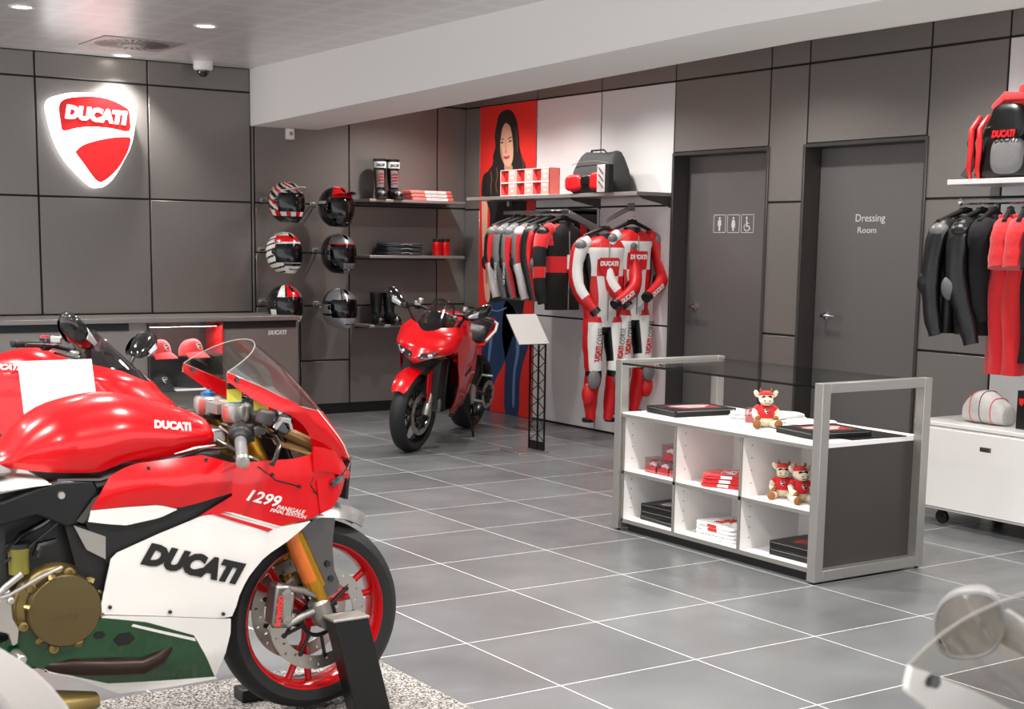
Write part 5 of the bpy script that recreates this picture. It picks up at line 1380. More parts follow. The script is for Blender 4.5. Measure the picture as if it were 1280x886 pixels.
# grey and black rucksack
def sec2(x, y, z, ry, rz_, n=28, e=.65): return [V(x, y-ry*math.copysign(abs(math.cos(a))**e, math.cos(a)), z+rz_*math.copysign(abs(math.sin(a))**e, math.sin(a))) for a in [2*PI*k/n for k in range(n)]]
def bag(label, loc, rz, w, d, h, m1, mpatch, nm='backpack'):
    t = thing(nm, label, 'bag', loc, rz)
    b = MB(); rs = []
    for k, (zz, sw, sd, oy) in enumerate(((0, .90, .85, 0), (.06, 1.0, 1, 0), (.3, 1.0, 1, 0), (.6, .93, .85, .0), (.85, .84, .6, 0), (.97, .78, .42, 0), (1.0, .7, .3, 0))):
        rs.append([V(sd*d/2*math.copysign(abs(math.cos(a))**.45, math.cos(a)), sw*w/2*math.copysign(abs(math.sin(a))**.45, math.sin(a))*(1+.02*math.sin(7*a+k)), h*zz+(.012*math.sin(a*3+k) if zz > .5 else 0)) for a in [2*PI*q/36 for q in range(36)]])
    b.rings(rs); b.obj('bag_body', m1, t, ang=65)
    for i, (yy, zz, r, mm) in enumerate(mpatch):
        b = MB(); rs = [sec2(-d/2*.97-dd, yy*w, zz*h, r*w*k, r*h*1.1*k) for dd, k in ((-.02, 1), (.012, 1), (.022, .93), (.026, .6))]; b.rings(rs); b.obj('pocket', mm, t, ang=60)
    b = MB(); b.tube([(-.02, -w*.18, h*.99), (-.03, -w*.14, h*1.07), (-.03, w*.14, h*1.07), (-.02, w*.18, h*.99)], .009, 8, flat=.6); b.obj('carry_handle', 'black', t)
    b = MB(); b.tube([(-d*.40, -w*.42, h*.72), (-d*.46, -w*.2, h*.78), (-d*.46, w*.2, h*.78), (-d*.40, w*.42, h*.72)], .003, 6); b.obj('zip', 'alu_matte', t)
    return t
mat('bag_grey', '2a2b2b', .75, bump=.3, bscale=60)
bag('grey and black rucksack with red pockets on the long shelf', (2.13, 3.84, 1.8625), 0, .54, .26, .30, 'bag_grey', ((.30, .26, .19, 'red'), (-.02, .3, .14, 'black_satin'), (-.27, .28, .2, 'red')))
t = thing('glove_pack', 'narrow black and white glove pack leaning on the rucksack', 'pack', (1.965, 3.60, 1.8625), 0)
MB().bx(-.02, .02, -.10, .04, 0, .2).obj('card', 'print_pale', t, bev=.002); MB().bx(-.022, .022, -.105, -.06, 0, .2).obj('card_edge', 'black', t)
b = MB()
for z in (.03, .08, .13): b.tube([(-.021, -.04, z), (-.023, -.01, z+.03), (-.021, .02, z+.05)], .006, 8, flat=.4)
b.obj('gloves', 'black', t)
# ================================================================== clothes on hangers
# garment frame: hanger hook at the origin, wearer faces -y, wearer's right arm at -x
def hanger(t, w=.2, m='black'):
    b = MB(); b.tube([(0, 0, -.02), (0, 0, .0), (.012, 0, .018), (.022, 0, .008)], .003, 8); b.obj('hanger_hook', 'chrome', t)
    b = MB(); b.tube([(-w, 0, -.09), (-w*.5, 0, -.055), (0, 0, -.022), (w*.5, 0, -.055), (w, 0, -.09)], [.012, .014, .018, .014, .012], 10); b.bx(-.035, .035, -.014, .014, -.045, -.012); b.obj('hanger', m, t)
def sec(c, rx, ry, n=28, e=.8, yaw=0.):
    return [V(*c)+V(rx*math.copysign(abs(math.cos(a))**e, math.cos(a)), ry*math.copysign(abs(math.sin(a))**e, math.sin(a)), 0) for a in [2*PI*k/n for k in range(n)]]
def torso(b, L, sw=.21, ww=.18, d=.075, n=28, wrinkle=.006, pick=None, z0=-.075):
    rs = []; N = 16
    for i in range(N+1):
        u = i/N; z = lerp(z0, z0-L, u)
        if u < .12: k = u/.12; rx = lerp(.075, sw, math.sin(k*PI/2)); ry = lerp(.05, d, k)
        else: k = (u-.12)/.88; rx = lerp(sw, ww, math.sin(k*PI/2)); ry = lerp(d, d*.85, k)
        zz = z
        r = sec((0, 0, zz), rx, ry, n); r = [p+V(wrinkle*math.sin(9*u+3*p.x*20), wrinkle*math.sin(11*u+p.x*40), 0) for p in r]; rs.append(r)
    if pick is None: b.rings(rs); return
    o = len(b.v); b.v += [p for r in rs for p in r]
    for i in range(N):
        for j in range(n):
            k = (j+1) % n; b.f.append([o+i*n+j, o+i*n+k, o+(i+1)*n+k, o+(i+1)*n+j]); b.mi.append(pick((i+.5)/N, 2*PI*(j+.5)/n))
    b.f.append([o+q for q in range(n)][::-1]); b.mi.append(0); b.f.append([o+N*n+q for q in range(n)]); b.mi.append(0)
def limb(pts, rad, pick=None, n=16, wr=.003, sub=3):
    b = MB(); P_ = smooth([tuple(p) for p in pts], sub); Rr = [x[0] for x in smooth([(r, 0) for r in rad], sub)]
    Rr = [r+wr*math.sin(i*2.1) for i, r in enumerate(Rr)]
    o = MB(); o.tube(P_, Rr, n, True, flat=.85)
    if pick:
        m = len(P_)
        for q in range((m-1)*n): o.mi[q] = pick((q//n)/(m-1), 2*PI*((q % n)+.5)/n)
    return o
def jacket(label, loc, rz, mats_, body=None, sleeve=None, pads='leather_grey', L=.60, group=None, arms=((-.27, -.02, -.30), (-.27, -.07, -.52)), collar='black', extras=None, name='leather_jacket', cat='jacket', short=False):
    t = thing(name, label, cat, loc, rz, group); hanger(t)
    b = MB(); torso(b, L, .165, .155, .085, pick=body); b.obj('torso', mats_, t, ang=80)
    for sd in (-1, 1):
        A = [(sd*.12, 0, -.115), (sd*.185, -.005, -.15), (sd*(abs(arms[0][0])-.055), arms[0][1], arms[0][2]), (sd*(abs(arms[1][0])-.055), arms[1][1], arms[1][2]), (sd*(abs(arms[1][0])-.065), arms[1][1]-.03, arms[1][2]-.12)]
        rad = [.06, .066, .058, .05, .042]
        if short: A = A[:2]+[(sd*.215, -.005, -.25), (sd*.235, -.01, -.33)]; rad = [.06, .066, .068, .072]
        o = limb(A, rad, (lambda u, a, sd=sd: sleeve(u, sd*a)) if sleeve else None); sl = o.obj('sleeve', mats_, t, ang=80)
        if pads:
            b = MB(); b.ell((sd*.195, -.012, -.14), (.055, .058, .045), rotm(0, sd*.5, 0)); b.obj('shoulder_cup', pads, sl)
            b = MB(); e = V(*A[2]); b.ell((e.x+sd*.01, e.y+.02, e.z-.06), (.05, .055, .07)); b.obj('elbow_pad', 'leather_black' if pads != 'leather_black' else 'leather_grey', sl)
    b = MB(); b.lathe([(.062, -.02), (.06, .03), (.055, .034), (.05, .0)], (0, 0, -.085), (0, 0, 1), 24, cap=False); b.obj('collar', collar, t)
    b = MB(); b.tube([(0, -.083, -.13), (0, -.092, -.3), (0, -.085, -.075-L)], .004, 6); b.obj('zip', 'alu_matte', t)
    if extras: extras(t)
    return t
# rail with six jackets
t = thing('clothes_rail', 'straight chrome clothes rail carrying the leather jackets under the long shelf', 'clothes rail', (2.0, 4.5, 1.725))
b = MB(); b.bx(-.012, .012, -.46, .46, -.014, .014); b.obj('rail_bar', 'chrome', t, bev=.003)
for y in (.38, -.36):
    b = MB(); b.bx(.0, XR-2.0-.001, y-.006, y+.006, -.012, .012); b.obj('rail_arm', 'chrome', t)
b = MB(); b.prism([(0, .03), (-.30, .03), (0, -.08)], .006, (XR-2.0-.002, -.38, 0), (0, 1, 0), (0, 0, 1)) if False else b.prism([(XR-2.0-.001, .03), (.02, .03), (XR-2.0-.001, -.09)], .006, (0, -.36, 0), (1, 0, 0), (0, 0, 1)); b.obj('rail_bracket', 'steel_dark', t)
def bodyA(u, a): return 1 if (.25 < u < .5) else 0
def slvA(u, a): return 2 if u > .55 else (1 if (math.sin(a) > .5 and u > .1) else 0)
def slvB(u, a): return 2 if (u > .45 and math.cos(a) < 0.2) else (1 if (math.sin(a) > .3 and u > .25) else 0)
def slvG(u, a): return 1 if (u > .2 and math.sin(a) > .72) else 0
def sleeve_word(txt, m):
    def f(t):
        b = MB(); b.text(txt, lambda u, v, d=0: V(-.272-d, -.05-v*.9, -.38-u), .035, .03, .15, .002, w=.17); b.obj('sleeve_lettering', m, t, flat=True)
    return f
ys = [4.825, 4.709, 4.57, 4.43, 4.30, 4.13]
zr = 1.725-.018
# red, grey, white ones hang side-on: their wearer's right sleeve shows
jk = [('black leather jacket with white and red sleeves, first on the rail beside the poster', ['leather_black', 'leather_red', 'leather_white'], bodyA, slvA, 'leather_grey'),
      ('grey leather jacket, second on the rail from the poster', ['leather_grey', 'leather_black', 'leather_white'], bodyA, slvG, 'leather_grey'),
      ('grey leather jacket with red forearm, third on the rail from the poster', ['leather_grey', 'leather_red', 'leather_black'], bodyA, slvB, 'leather_grey'),
      ('grey and red leather jacket with broad white forearms, fourth on the rail from the poster', ['leather_grey', 'leather_red', 'leather_white'], bodyA, slvA, 'leather_white'),
      ('dark leather jacket squeezed in right behind the black and red front one', ['leather_black', 'leather_red', 'leather_white'], bodyA, slvG, None)]
for i, (lab, ms, bf, sf, pd) in enumerate(jk):
    jacket(lab, (2.0, ys[i], zr), -.12+.05*(i % 2), ms, bf, sf, pd, arms=((-.28, -.03, -.32), (-.27, -.10, -.54)), extras=sleeve_word('DUCATI', 'leather_white' if i in (1, 2) else 'red') if i < 3 else None)
def bodyF(u, a): return 1 if (.36 < u < .55 and math.sin(a) < .3) or (u < .22 and abs(math.cos(a)) > .75) else 0
def slvF(u, a): return 1 if (u < .35 or .5 < u < .6) else 0
def tagx(t):
    b = MB(); b.bx(-.03, .04, -.104, -.1, -.42, -.31); b.obj('price_tag', 'paper', t)
    b = MB(); F = plane_fn((.12, -.088, -.30), (1, -.2, 0), (0, 0, 1)); b.prism([(0, 0), (.03, .0), (.025, -.02), (.015, -.03), (.0, -.02)], .002, (.07, -.092, -.28), (1, 0, 0), (0, 0, 1)); b.obj('badge', 'white', t, flat=True)
jacket('black jacket with red chest band and paper tag, facing out at the rail end', (2.0, ys[5], zr), .0, ['cloth_black', 'red_cloth', 'cloth_white'], bodyF, slvF, 'leather_black', L=.66, arms=((-.30, -.03, -.33), (-.31, -.06, -.56)), extras=tagx)

# ---- racing suits ------------------------------------------------------------------
def suit(label, loc, rz):
    t = thing('racing_suit', label, 'racing suit', loc, rz); hanger(t, .17)
    ms = ['leather_red', 'leather_white', 'leather_black']
    b = MB()
    def pk(u, a):
        c = math.cos(a); s_ = math.sin(a)
        if s_ > .35: return 0
        if u < .10: return 0
        if abs(c) > .80 and u > .16: return 2 if u < .62 else 0
        if u < .24: return 1
        if u < .46: return 0 if abs(c) < .42 else 1
        return 1 if abs(c) < .45 else 0
    torso(b, .66, .175, .145, .095, pick=pk, z0=-.085); b.obj('torso', ms, t, ang=80)
    for sd in (-1, 1):
        A = [(.13, 0, -.13), (.195, -.01, -.17), (.225, -.04, -.32), (.19, -.13, -.46), (.02, -.205, -.565)]
        if sd < 0: A = [(-.13, 0, -.13), (-.195, -.01, -.17), (-.235, -.03, -.34), (-.22, -.08, -.49), (-.13, -.15, -.62)]
        o = limb(A, [.06, .066, .058, .056, .04], lambda u, a, sd=sd: (1 if (sd*math.sin(a) > .35 and u < .8) else 2 if (sd*math.sin(a) > -.2 and math.cos(a) < 0 and .2 < u < .6) else 0) if sd < 0 else 0); sl = o.obj('sleeve', ms, t, ang=80)
        b = MB(); b.ell((sd*.20, -.03, -.155), (.05, .052, .045), rotm(0, sd*.5, 0)); b.obj('shoulder_cup', 'leather_grey', sl)
        b = MB(); b.ell((A[3][0]+sd*.01, A[3][1]+.045, A[3][2]+.0), (.055, .055, .07)); b.obj('elbow_pad', 'leather_black', sl)
        b = MB(); e = V(*A[4]); d = (e-V(*A[3])).normalized(); b.cyl(e-d*.005, e+d*.03, .041, .039, 16); b.obj('cuff', 'leather_black', sl)
        if sd > 0:
            a0 = V(*A[4]); a1 = V(*A[3]); dd = (a1-a0).normalized(); up = V(0, .15, 1); up = (up-dd*up.dot(dd)).normalized(); nn = dd.cross(up)
            if nn.y > 0: nn = -nn
            b = MB(); b.text('DUCATI', lambda u, v, d_=0: a0+dd*(u+.01)+up*(v-.02)+nn*(lerp(.043, .056, u/.15)+d_), .034, .05, .15, .002, w=.14); b.obj('sleeve_lettering', 'leather_white', sl, flat=True)
    # legs
    for sd in (-1, 1):
        Lg = [(sd*.075, 0, -.68), (sd*.085, -.02, -.84), (sd*.09, -.045, -1.0), (sd*.085, -.05, -1.10), (sd*.085, -.0, -1.25), (sd*.07, .02, -1.44)]
        def pl(u, a, sd=sd):
            c, s_ = math.cos(a), math.sin(a)
            if u > .56: return 0
            if .49 < u <= .56: return 2
            if c*sd < -.6 and u < .4: return 2
            if c*sd > .82: return 0
            return 1 if s_ > -.3 and u > .03 else 0
        o = limb(Lg, [.085, .088, .076, .072, .064, .042], pl, n=20); lg = o.obj('leg', ms, t, ang=80)
        b = MB(); b.ell((sd*.105, -.115, -1.13), (.052, .03, .07)); b.obj('knee_slider', 'leather_grey', lg)
        b = MB(); b.ell((sd*.125, -.06, -1.24), (.05, .05, .085)); b.obj('calf_panel', 'leather_red', lg)
        b = MB(); b.cyl((sd*.09, .02, -1.43), (sd*.09, .022, -1.455), .046, .044, 16); b.obj('cuff', 'leather_black', lg)
        b = MB()
        F = lambda u, v, d=0, sd=sd: V(sd*.09-(v-.02)+u*.10, -.118-d-.012*math.sin(PI*u/.3)+.03*abs(u-.13), -1.02+u)
        b.text('DUCATI', F, .045, .05, .1, .002, w=.14); b.obj('leg_lettering', 'leather_red', lg, flat=True)
        b = MB(); b.text('CORSE', lambda u, v, d=0, F=F: F(u+.15, v, d), .04, .0, .1, .002, w=.12); b.obj('leg_lettering', 'black', lg, flat=True)
    b = MB(); b.prism([(-.075, -.24), (.075, -.24), (.07, -.34), (.03, -.385), (0, -.395), (-.03, -.385), (-.07, -.34)][::1], .002, (0, -.1005, 0), (1, 0, 0), (0, 0, 1)); em = b.obj('chest_emblem', 'leather_red', t, flat=True)
    b = MB(); b.text('DUCATI', plane_fn((-.072, -.1025, -.30), (1, 0, 0), (0, 0, 1)), .036, .07, .1, .002, w=.144); b.obj('chest_lettering', 'leather_white', em, flat=True)
    b = MB(); b.lathe([(.062, -.03), (.064, .02), (.056, .026), (.05, -.01)], (0, 0, -.09), (0, 0, 1), 24, cap=False); b.obj('collar', 'leather_black', t)
    b = MB(); b.tube([(0, -.095, -.13), (0, -.103, -.4), (0, -.095, -.70)], .004, 6); b.obj('zip', 'alu_matte', t)
    b = MB(); b.ell((0, .0, -.74), (.06, .085, .07)); b.obj('crotch_gusset', 'leather_black', t)
    return t
t = thing('hanging_arm', 'perforated steel arm slanting out from the wall above the racing suits', 'wall arm', (XR, 3.70, 1.765))
b = MB(); A = V(-.001, 0, 0); Bv = V(-.40, -.20, -.115)
for k in range(14): 
    p = lerp(A, Bv, k/13.0); b.box(p, (.012, .006, .03))
b.tube([A+V(0, 0, .014), Bv+V(0, 0, .014)], .005, 6); b.tube([A-V(0, 0, .014), Bv-V(0, 0, .014)], .005, 6); b.bx(-.008, 0, -.04, .04, -.03, .03); b.obj('arm', 'alu_matte', t)
suit('red, white and black racing suit hanging in front, arms bent, chest emblem showing', (1.90, 3.47, 1.625), -.25)
suit('second red and white racing suit, half hidden behind the first', (2.13, 3.44, 1.675), -.1)

# ================================================================== right wall: shelf, rail, bags, jackets and tees
t = thing('wall_shelf', 'pale shelf at the right edge carrying the red and black rucksack', 'shelf', (XR, -.4, 1.86))
MB().bx(-.38, -.001, -.9, .81, -.028, 0).obj('board', 'panel_white', t, bev=.002)
for y in (.25, -.6):
    b = MB(); b.prism([(-.001, -.028), (-.30, -.028), (-.26, -.05), (-.05, -.09), (-.001, -.11)], .01, (0, y, 0), (1, 0, 0), (0, 0, 1)); b.obj('bracket', 'steel_dark', t)
bag('red and black rucksack with straps on the pale shelf at the right edge', (2.16, .13, 1.8605), 0, .40, .28, .36, 'black_satin', ((-.12, .34, .25, 'leather_grey'), (-.10, .82, .26, 'black_satin')))
bagR = [q for q in COL.objects if q.get('label', '').startswith('red and black rucksack')][0]
b = MB(); b.text('DUCATI', lambda u, v, d=0: V(-.176-d, .03-u, .215+v), .04, .06, .2, .002, w=.15); b.obj('bag_lettering', 'red', bagR, flat=True)
for y in (.17, .115):
    b = MB(); b.tube([(-.10, y, .34), (-.155, y+.01, .27), (-.165, y, .16), (-.155, y+.015, .05), (-.13, y+.02, .0)], [.014, .016, .016, .014, .010], 8, flat=1.0); b.obj('shoulder_strap', 'red', bagR)
b = MB(); b.tube([(-.1, .19, .30), (-.12, .21, .2), (-.1, .2, .1), (-.13, .23, .015)], [.02, .025, .02, .03], 10, flat=.6); b.obj('side_pouch', 'bag_grey', bagR)
o = MB(); 
o.ell((0, 0, .05), (.11, .15, .055)); o.ell((0, -.05, .085), (.08, .09, .05), rotm(.5, 0, 0)); o.tube([(-.08, .14, .02), (-.1, .05, .07), (-.09, -.1, .06)], [.02, .03, .02], 10); o = o.obj('red_cloth_cap', 'red_cloth', loc=(2.15, .08, 2.225)); tag(o, 'bright red soft cloth heaped on top of the rucksack at the right edge', 'cloth'); o.name = 'cloth_heap'
t = thing('clothes_rail', 'chrome clothes rail along the right wall with leather jackets and red tees', 'clothes rail', (1.95, -.35, 1.735))
b = MB(); b.cyl((0, .65, 0), (0, -.7, 0), .014, .014, 14); b.obj('rail_bar', 'chrome', t)
b = MB(); b.lathe([(.02, 0), (.022, .006), (.022, .02), (.0, .022)], (0, .645, 0), (0, 1, 0), 18); b.obj('end_cap', 'chrome', t)
for y in (.2, -.5):
    b = MB(); b.bx(.0, XR-1.95-.001, y-.006, y+.006, -.012, .012); b.obj('rail_arm', 'chrome', t)
zr2 = 1.735-.018
L3 = ['leather_black', 'leather_grey', 'leather_black']
jacket('black leather jacket with grey shoulder cup, outermost on the right rail next to the door', (1.95, .275, zr2), -.1, L3, None, None, 'leather_grey', L=.62, arms=((-.30, -.02, -.36), (-.30, -.04, -.58)))
jacket('black leather jacket with dark shoulder cup, second from the door on the right rail', (1.95, .165, zr2), .05, L3, None, None, 'leather_black', L=.62, arms=((-.29, -.03, -.38), (-.27, -.10, -.62)))
jacket('thin black jacket with a red seam, third from the door on the right rail', (1.95, .085, zr2), .3, ['cloth_black', 'red', 'cloth_black'], None, None, None, L=.62, arms=((-.22, .0, -.3), (-.22, .0, -.5)))
jacket('red tee with short sleeves, nearest the leather jackets on the right rail', (1.95, -.02, zr2), .5, ['red_cloth', 'red_cloth', 'red_cloth'], None, None, None, L=.82, short=True, name='tee_shirt', cat='t-shirt', collar='red_cloth')
jacket('red tee with short sleeves, partly cut off by the right edge', (1.95, -.11, zr2), .5, ['red_cloth', 'red_cloth', 'red_cloth'], None, None, None, L=.82, short=True, name='tee_shirt', cat='t-shirt', collar='red_cloth')
jacket('black tee at the right picture edge, behind the red tees', (1.95, -.22, zr2), .5, ['cloth_black']*3, None, None, None, L=.75, short=True, name='tee_shirt', cat='t-shirt', collar='cloth_black')
# ================================================================== red road motorcycle (far one and the one at the left)
# local frame: x ahead, y to the rider's left, z up, origin on the floor below the front axle
def build_roadbike(label, loc, rz, lean):
    base = thing('motorcycle', label, 'motorcycle', loc, rz)
    base.rotation_mode = 'XYZ'
    root = base
    steer = .0
    # wheels
    wheel(root, (0, 0, .30), .30, .060, 'black_rim', discs=True, spokes=5)
    wheel(root, (-1.48, 0, .32), .315, .09, 'black_rim', rear=True, spokes=5)
    for sd in (-1, 1):
        b = MB(); b.cyl((-.30, sd*.105, .98), (-.12, sd*.105, .62), .027, .027, 16); b.obj('fork_tube', 'gold', root)
        b = MB(); b.cyl((-.125, sd*.105, .64), (-.03, sd*.105, .38), .024, .022, 16); b.lathe([(.03, -.03), (.034, .02), (.026, .06)], (-.01, sd*.10, .32), (-.3, 0, .8), 16); b.obj('fork_slider', 'cast_grey', root)
        b = MB(); R = rotm(0, .15, 0); b.box((-.165, sd*.10, .37), (.05, .06, .125), R); b.box((-.15, sd*.118, .37), (.036, .05, .08), R); b.obj('brake_caliper', 'cast_grey', root, bev=.008)
    # front fender: crown plus side blades
    b = MB()
    def fd(u, v):
        a = lerp(math.radians(30), math.radians(118), u); r = .322; q = 2*v-1
        w = lerp(.05, .078, math.sin(PI*min(1, u*1.2))**.5) if u > .03 else .045
        return V(r*math.cos(a)*(1+.0), w*q, .30+(r+.028*(1-q*q))*math.sin(a)+.002)
    b.grid(fd, 20, 12, .004)
    b.obj('front_fender', 'paint_red', root, ang=70)
    for sd in (-1, 1):
        b = MB(); b.prism([(-.19, .56), (-.12, .63), (-.03, .64), (.03, .60), (.025, .50), (.0, .40), (-.04, .355), (-.08, .37), (-.10, .44), (-.14, .50)], .012, (0, sd*.092+(-.006 if sd < 0 else .018), 0)); b.obj('fender_blade', 'paint_red', root, bev=.004)
    # ---- front cowl: pointed beak, wide shoulders ----
    def cowl_w(z): return f1([.66, .72, .80, .90, .98, 1.02], [.10, .17, .235, .25, .20, .14], z)
    def cowl_n(z): return f1([.66, .72, .80, .90, .98, 1.02], [.13, .175, .135, .02, -.10, -.17], z)  # nose x at the middle
    def cowl_r(z): return f1([.66, .72, .80, .90, .98, 1.02], [-.06, -.10, -.14, -.22, -.30, -.33], z)  # rear x at the sides
    def cw(u, z, k=1.0):
        a = lerp(-PI/2, PI/2, u); w, n, r = cowl_w(z), cowl_n(z), cowl_r(z)
        c = math.cos(a); return V(r+(n-r)*c**.85, w*math.sin(a)*k*(1+.06*c), z)
    b = MB()
    def front(u, v):
        a = abs(2*u-1)
        zt = lerp(.935, .985, a); zb = lerp(.685, .80, min(1, a*1.15)) if a < .85 else lerp(.80, .74, (a-.85)/.15)
        return cw(u, lerp(zb, zt, v))
    b.grid(front, 44, 16, -.006); b.obj('front_cowl', 'paint_red', root, ang=50)
    for sd in (-1, 1):
        # headlight eyes, swept back
        b = MB()
        def hl(u, v, sd=sd):
            uu = .5+sd*lerp(.05, .34, u); zt = lerp(.765, .81, u); zb = lerp(.715, .755, u**.8)
            p = cw(uu, lerp(zb, zt, v)); return p+V(.008, 0, 0)
        b.grid(hl, 14, 5, -.008*sd if False else .008); b.obj('headlight', 'headlamp', root)
        b = MB(); b.tube([hl(.1, .15)+V(.006, 0, 0), hl(.5, .12)+V(.006, 0, 0), hl(.95, .35)+V(.006, 0, 0)], .0045, 6); b.obj('light_strip', 'chrome', root)
        b = MB(); b.ell(tuple(hl(.38, .5)), (.012, .024, .018)); b.obj('lamp_projector', 'chrome', root)
    # dark chin intake below the lights
    b = MB(); b.grid(lambda u, v: cw(lerp(.22, .78, u), lerp(.60, .72, v))-V(.05, 0, 0), 14, 4, .01); b.bx(-.16, -.02, -.15, .15, .42, .72); b.obj('chin_panel', 'black', root)
    # ---- side fairings ----
    def sw(x, z): return f1([-1.0, -.8, -.55, -.3, -.1, .05], [.16, .2, .225, .245, .235, .17], x)*f1([.25, .4, .6, .8, 1.0], [.62, .85, .98, 1.0, .88], z)
    for sd in (-1, 1):
        def pt(nm, m, T, Bt, nu=18, nv=8, off=0, bulge=.0):
            b = MB()
            def g(u, v):
                a = interp(T, u); c = interp(Bt, u); x, z = lerp(a[0], c[0], v), lerp(a[1], c[1], v)
                return V(x, sd*(sw(x, z)+off+bulge*math.sin(PI*u)*math.sin(PI*v)), z)
            b.grid((lambda u, v: g(u, v)) if sd < 0 else (lambda u, v: g(1-u, v)), nu, nv, -.006); return b.obj(nm, m, root, ang=60)
        pt('side_fairing', 'paint_red', [(-.72, .80), (-.5, .86), (-.34, .95), (-.2, .93), (-.11, .80)], [(-.78, .70), (-.6, .66), (-.42, .62), (-.3, .60), (-.20, .66)], bulge=.01)
        pt('side_fairing', 'paint_red', [(-.78, .70), (-.6, .66), (-.42, .62), (-.3, .60), (-.20, .66), (-.15, .72)], [(-.84, .50), (-.75, .30), (-.66, .25), (-.5, .26), (-.40, .34), (-.30, .50)], bulge=.012)
        pt('fairing_vent', 'black', [(-.62, .655), (-.40, .60)], [(-.60, .60), (-.44, .56)], 6, 3, off=.004)
        pt('belly_edge', 'black', [(-.75, .30), (-.66, .25), (-.5, .26)], [(-.74, .26), (-.65, .22), (-.5, .235)], 8, 2, off=-.006)
    # ---- tank, seat, tail ----
    top = [(-.95, .80), (-.90, .86), (-.80, .97), (-.65, 1.04), (-.5, 1.05), (-.40, 1.02), (-.33, .96), (-.30, .92)]
    top = smooth(top, 3); tt = lambda x: f1([p[0] for p in top], [p[1] for p in top], x)
    b = MB(); rs = []
    for i in range(25):
        x = lerp(-.95, -.302, (1-math.cos(PI*i/24))/2); w = f1([-.95, -.85, -.7, -.5, -.36, -.3], [.08, .11, .16, .185, .16, .12], x); z0 = f1([-.95, -.7, -.3], [.78, .80, .86], x); z1 = max(tt(x), z0+.02)
        rs.append([V(x, -math.copysign(abs(math.cos(a))**.7, math.cos(a))*w, z0+(z1-z0)*max(0, math.sin(a))**.9) for a in [PI*k/24 for k in range(25)]])
    b.rings(rs); b.obj('fuel_tank', 'paint_red', root, ang=60)
    for sd in (-1, 1):
        b = MB(); b.text('DUCATI', (lambda u, v, d=0: V(-.68+u if sd < 0 else -.52-u, sd*(.187+d-.04*(v/.03)*.2), .935+v)), .028, .05, .2, .001, w=.16); b.obj('tank_lettering', 'paint_white', root, flat=True)
    b = MB(); rs = []
    for x, w, z0, z1 in ((-.90, .08, .78, .83), (-1.0, .12, .77, .82), (-1.15, .14, .78, .835), (-1.28, .12, .80, .86), (-1.32, .11, .84, .90), (-1.5, .10, .86, .92), (-1.62, .07, .88, .92)):
        rs.append([V(x, -w*math.copysign(abs(math.cos(a))**.6, math.cos(a)), (z0+z1)/2+(z1-z0)/2*math.sin(a)) for a in [2*PI*k/20 for k in range(20)]])
    b.rings(rs); b.obj('seat', 'leather_black', root)
    b = MB(); rs = []
    for x, w, z0, z1 in ((-.9, .12, .74, .80), (-1.1, .155, .74, .79), (-1.35, .14, .78, .85), (-1.6, .10, .86, .90), (-1.75, .04, .92, .94)):
        rs.append([V(x, -w*math.copysign(abs(math.cos(a))**.6, math.cos(a)), (z0+z1)/2+(z1-z0)/2*math.sin(a)) for a in [2*PI*k/20 for k in range(20)]])
    b.rings(rs); b.obj('tail_fairing', 'paint_red', root)
    for sd in (-1, 1):
        b = MB(); b.tube([(-1.15, sd*.15, .8), (-1.35, sd*.16, .87), (-1.5, sd*.13, .92), (-1.58, sd*.08, .925)], .011, 8); b.obj('grab_handle', 'paint_white', root)
        b = MB(); b.tube([(-.35, sd*.15, .82), (-.62, sd*.15, .62), (-.88, sd*.14, .46)], .016, 8); b.tube([(-.35, sd*.15, .70), (-.62, sd*.15, .62), (-.9, sd*.15, .76)], .016, 8); b.obj('trellis_frame', 'paint_red', root)
        b = MB(); b.tube([(-.88, sd*.1, .40), (-1.15, sd*.12, .38), (-1.48, sd*.12, .32)], [.05, .04, .026], 12, flat=.6); b.obj('swingarm', 'black_satin', root)
        b = MB(); b.prism([(-1.0, .32), (-.96, .44), (-.88, .47), (-.85, .40), (-.92, .30)], .014, (0, sd*.17+(.0 if sd < 0 else .014), 0)); b.tube([(-.96, sd*.17, .33), (-.95, sd*.27, .335)], [.012, .010], 8); b.obj('footrest', 'alu', root); b = MB(); b.tube([(-1.15, sd*.16, .52), (-1.17, sd*.25, .525)], [.011, .010], 8); b.obj('rear_footrest', 'alu', root)
        b = MB(); b.tube([(-.98, sd*.165, .42), (-1.08, sd*.16, .46), (-1.16, sd*.16, .52), (-1.12, sd*.14, .66)], .013, 8); b.obj('rear_footrest_hanger', 'black', root)
    b = MB(); b.bx(-.92, -.36, -.125, .125, .28, .72); b.obj('engine_block', 'black_satin', root, bev=.03)
    for sd in (-1, 1):
        b = MB(); b.lathe([(.085, 0), (.085, .05), (.06, .06), (0, .062)], (-.66, sd*.12, .40), (0, sd, 0), 30); b.obj('engine_cover', 'steel_dark', root)
    b = MB(); b.tube([(-.6, -.12, .27), (-.9, -.16, .25), (-1.1, -.19, .28), (-1.22, -.20, .32)], [.03, .05, .055, .045], 14); b.obj('exhaust', 'cast_grey', root)
    b = MB(); b.tube([(-.86, .11, .33), (-.92, .20, .16), (-.95, .245, .01)], [.011, .011, .009], 8); b.tube([(-.94, .22, .012), (-.95, .245, .008), (-.96, .29, .008)], [.012, .014, .012], 8); b.obj('side_stand', 'black', root)
    # ---- screen, cockpit ----
    def scr(u, v):
        a = lerp(-PI/2, PI/2, u); q = v
        w = lerp(.13, .10, q)*(1-.15*q*q); xn = lerp(-.03, -.27, q); xr = lerp(-.22, -.34, q); z = lerp(.955, 1.145, q)-(.05*q)*(1-math.cos(a))
        c = max(0, math.cos(a)); return V(xr+(xn-xr)*c**.8, w*math.sin(a), z)
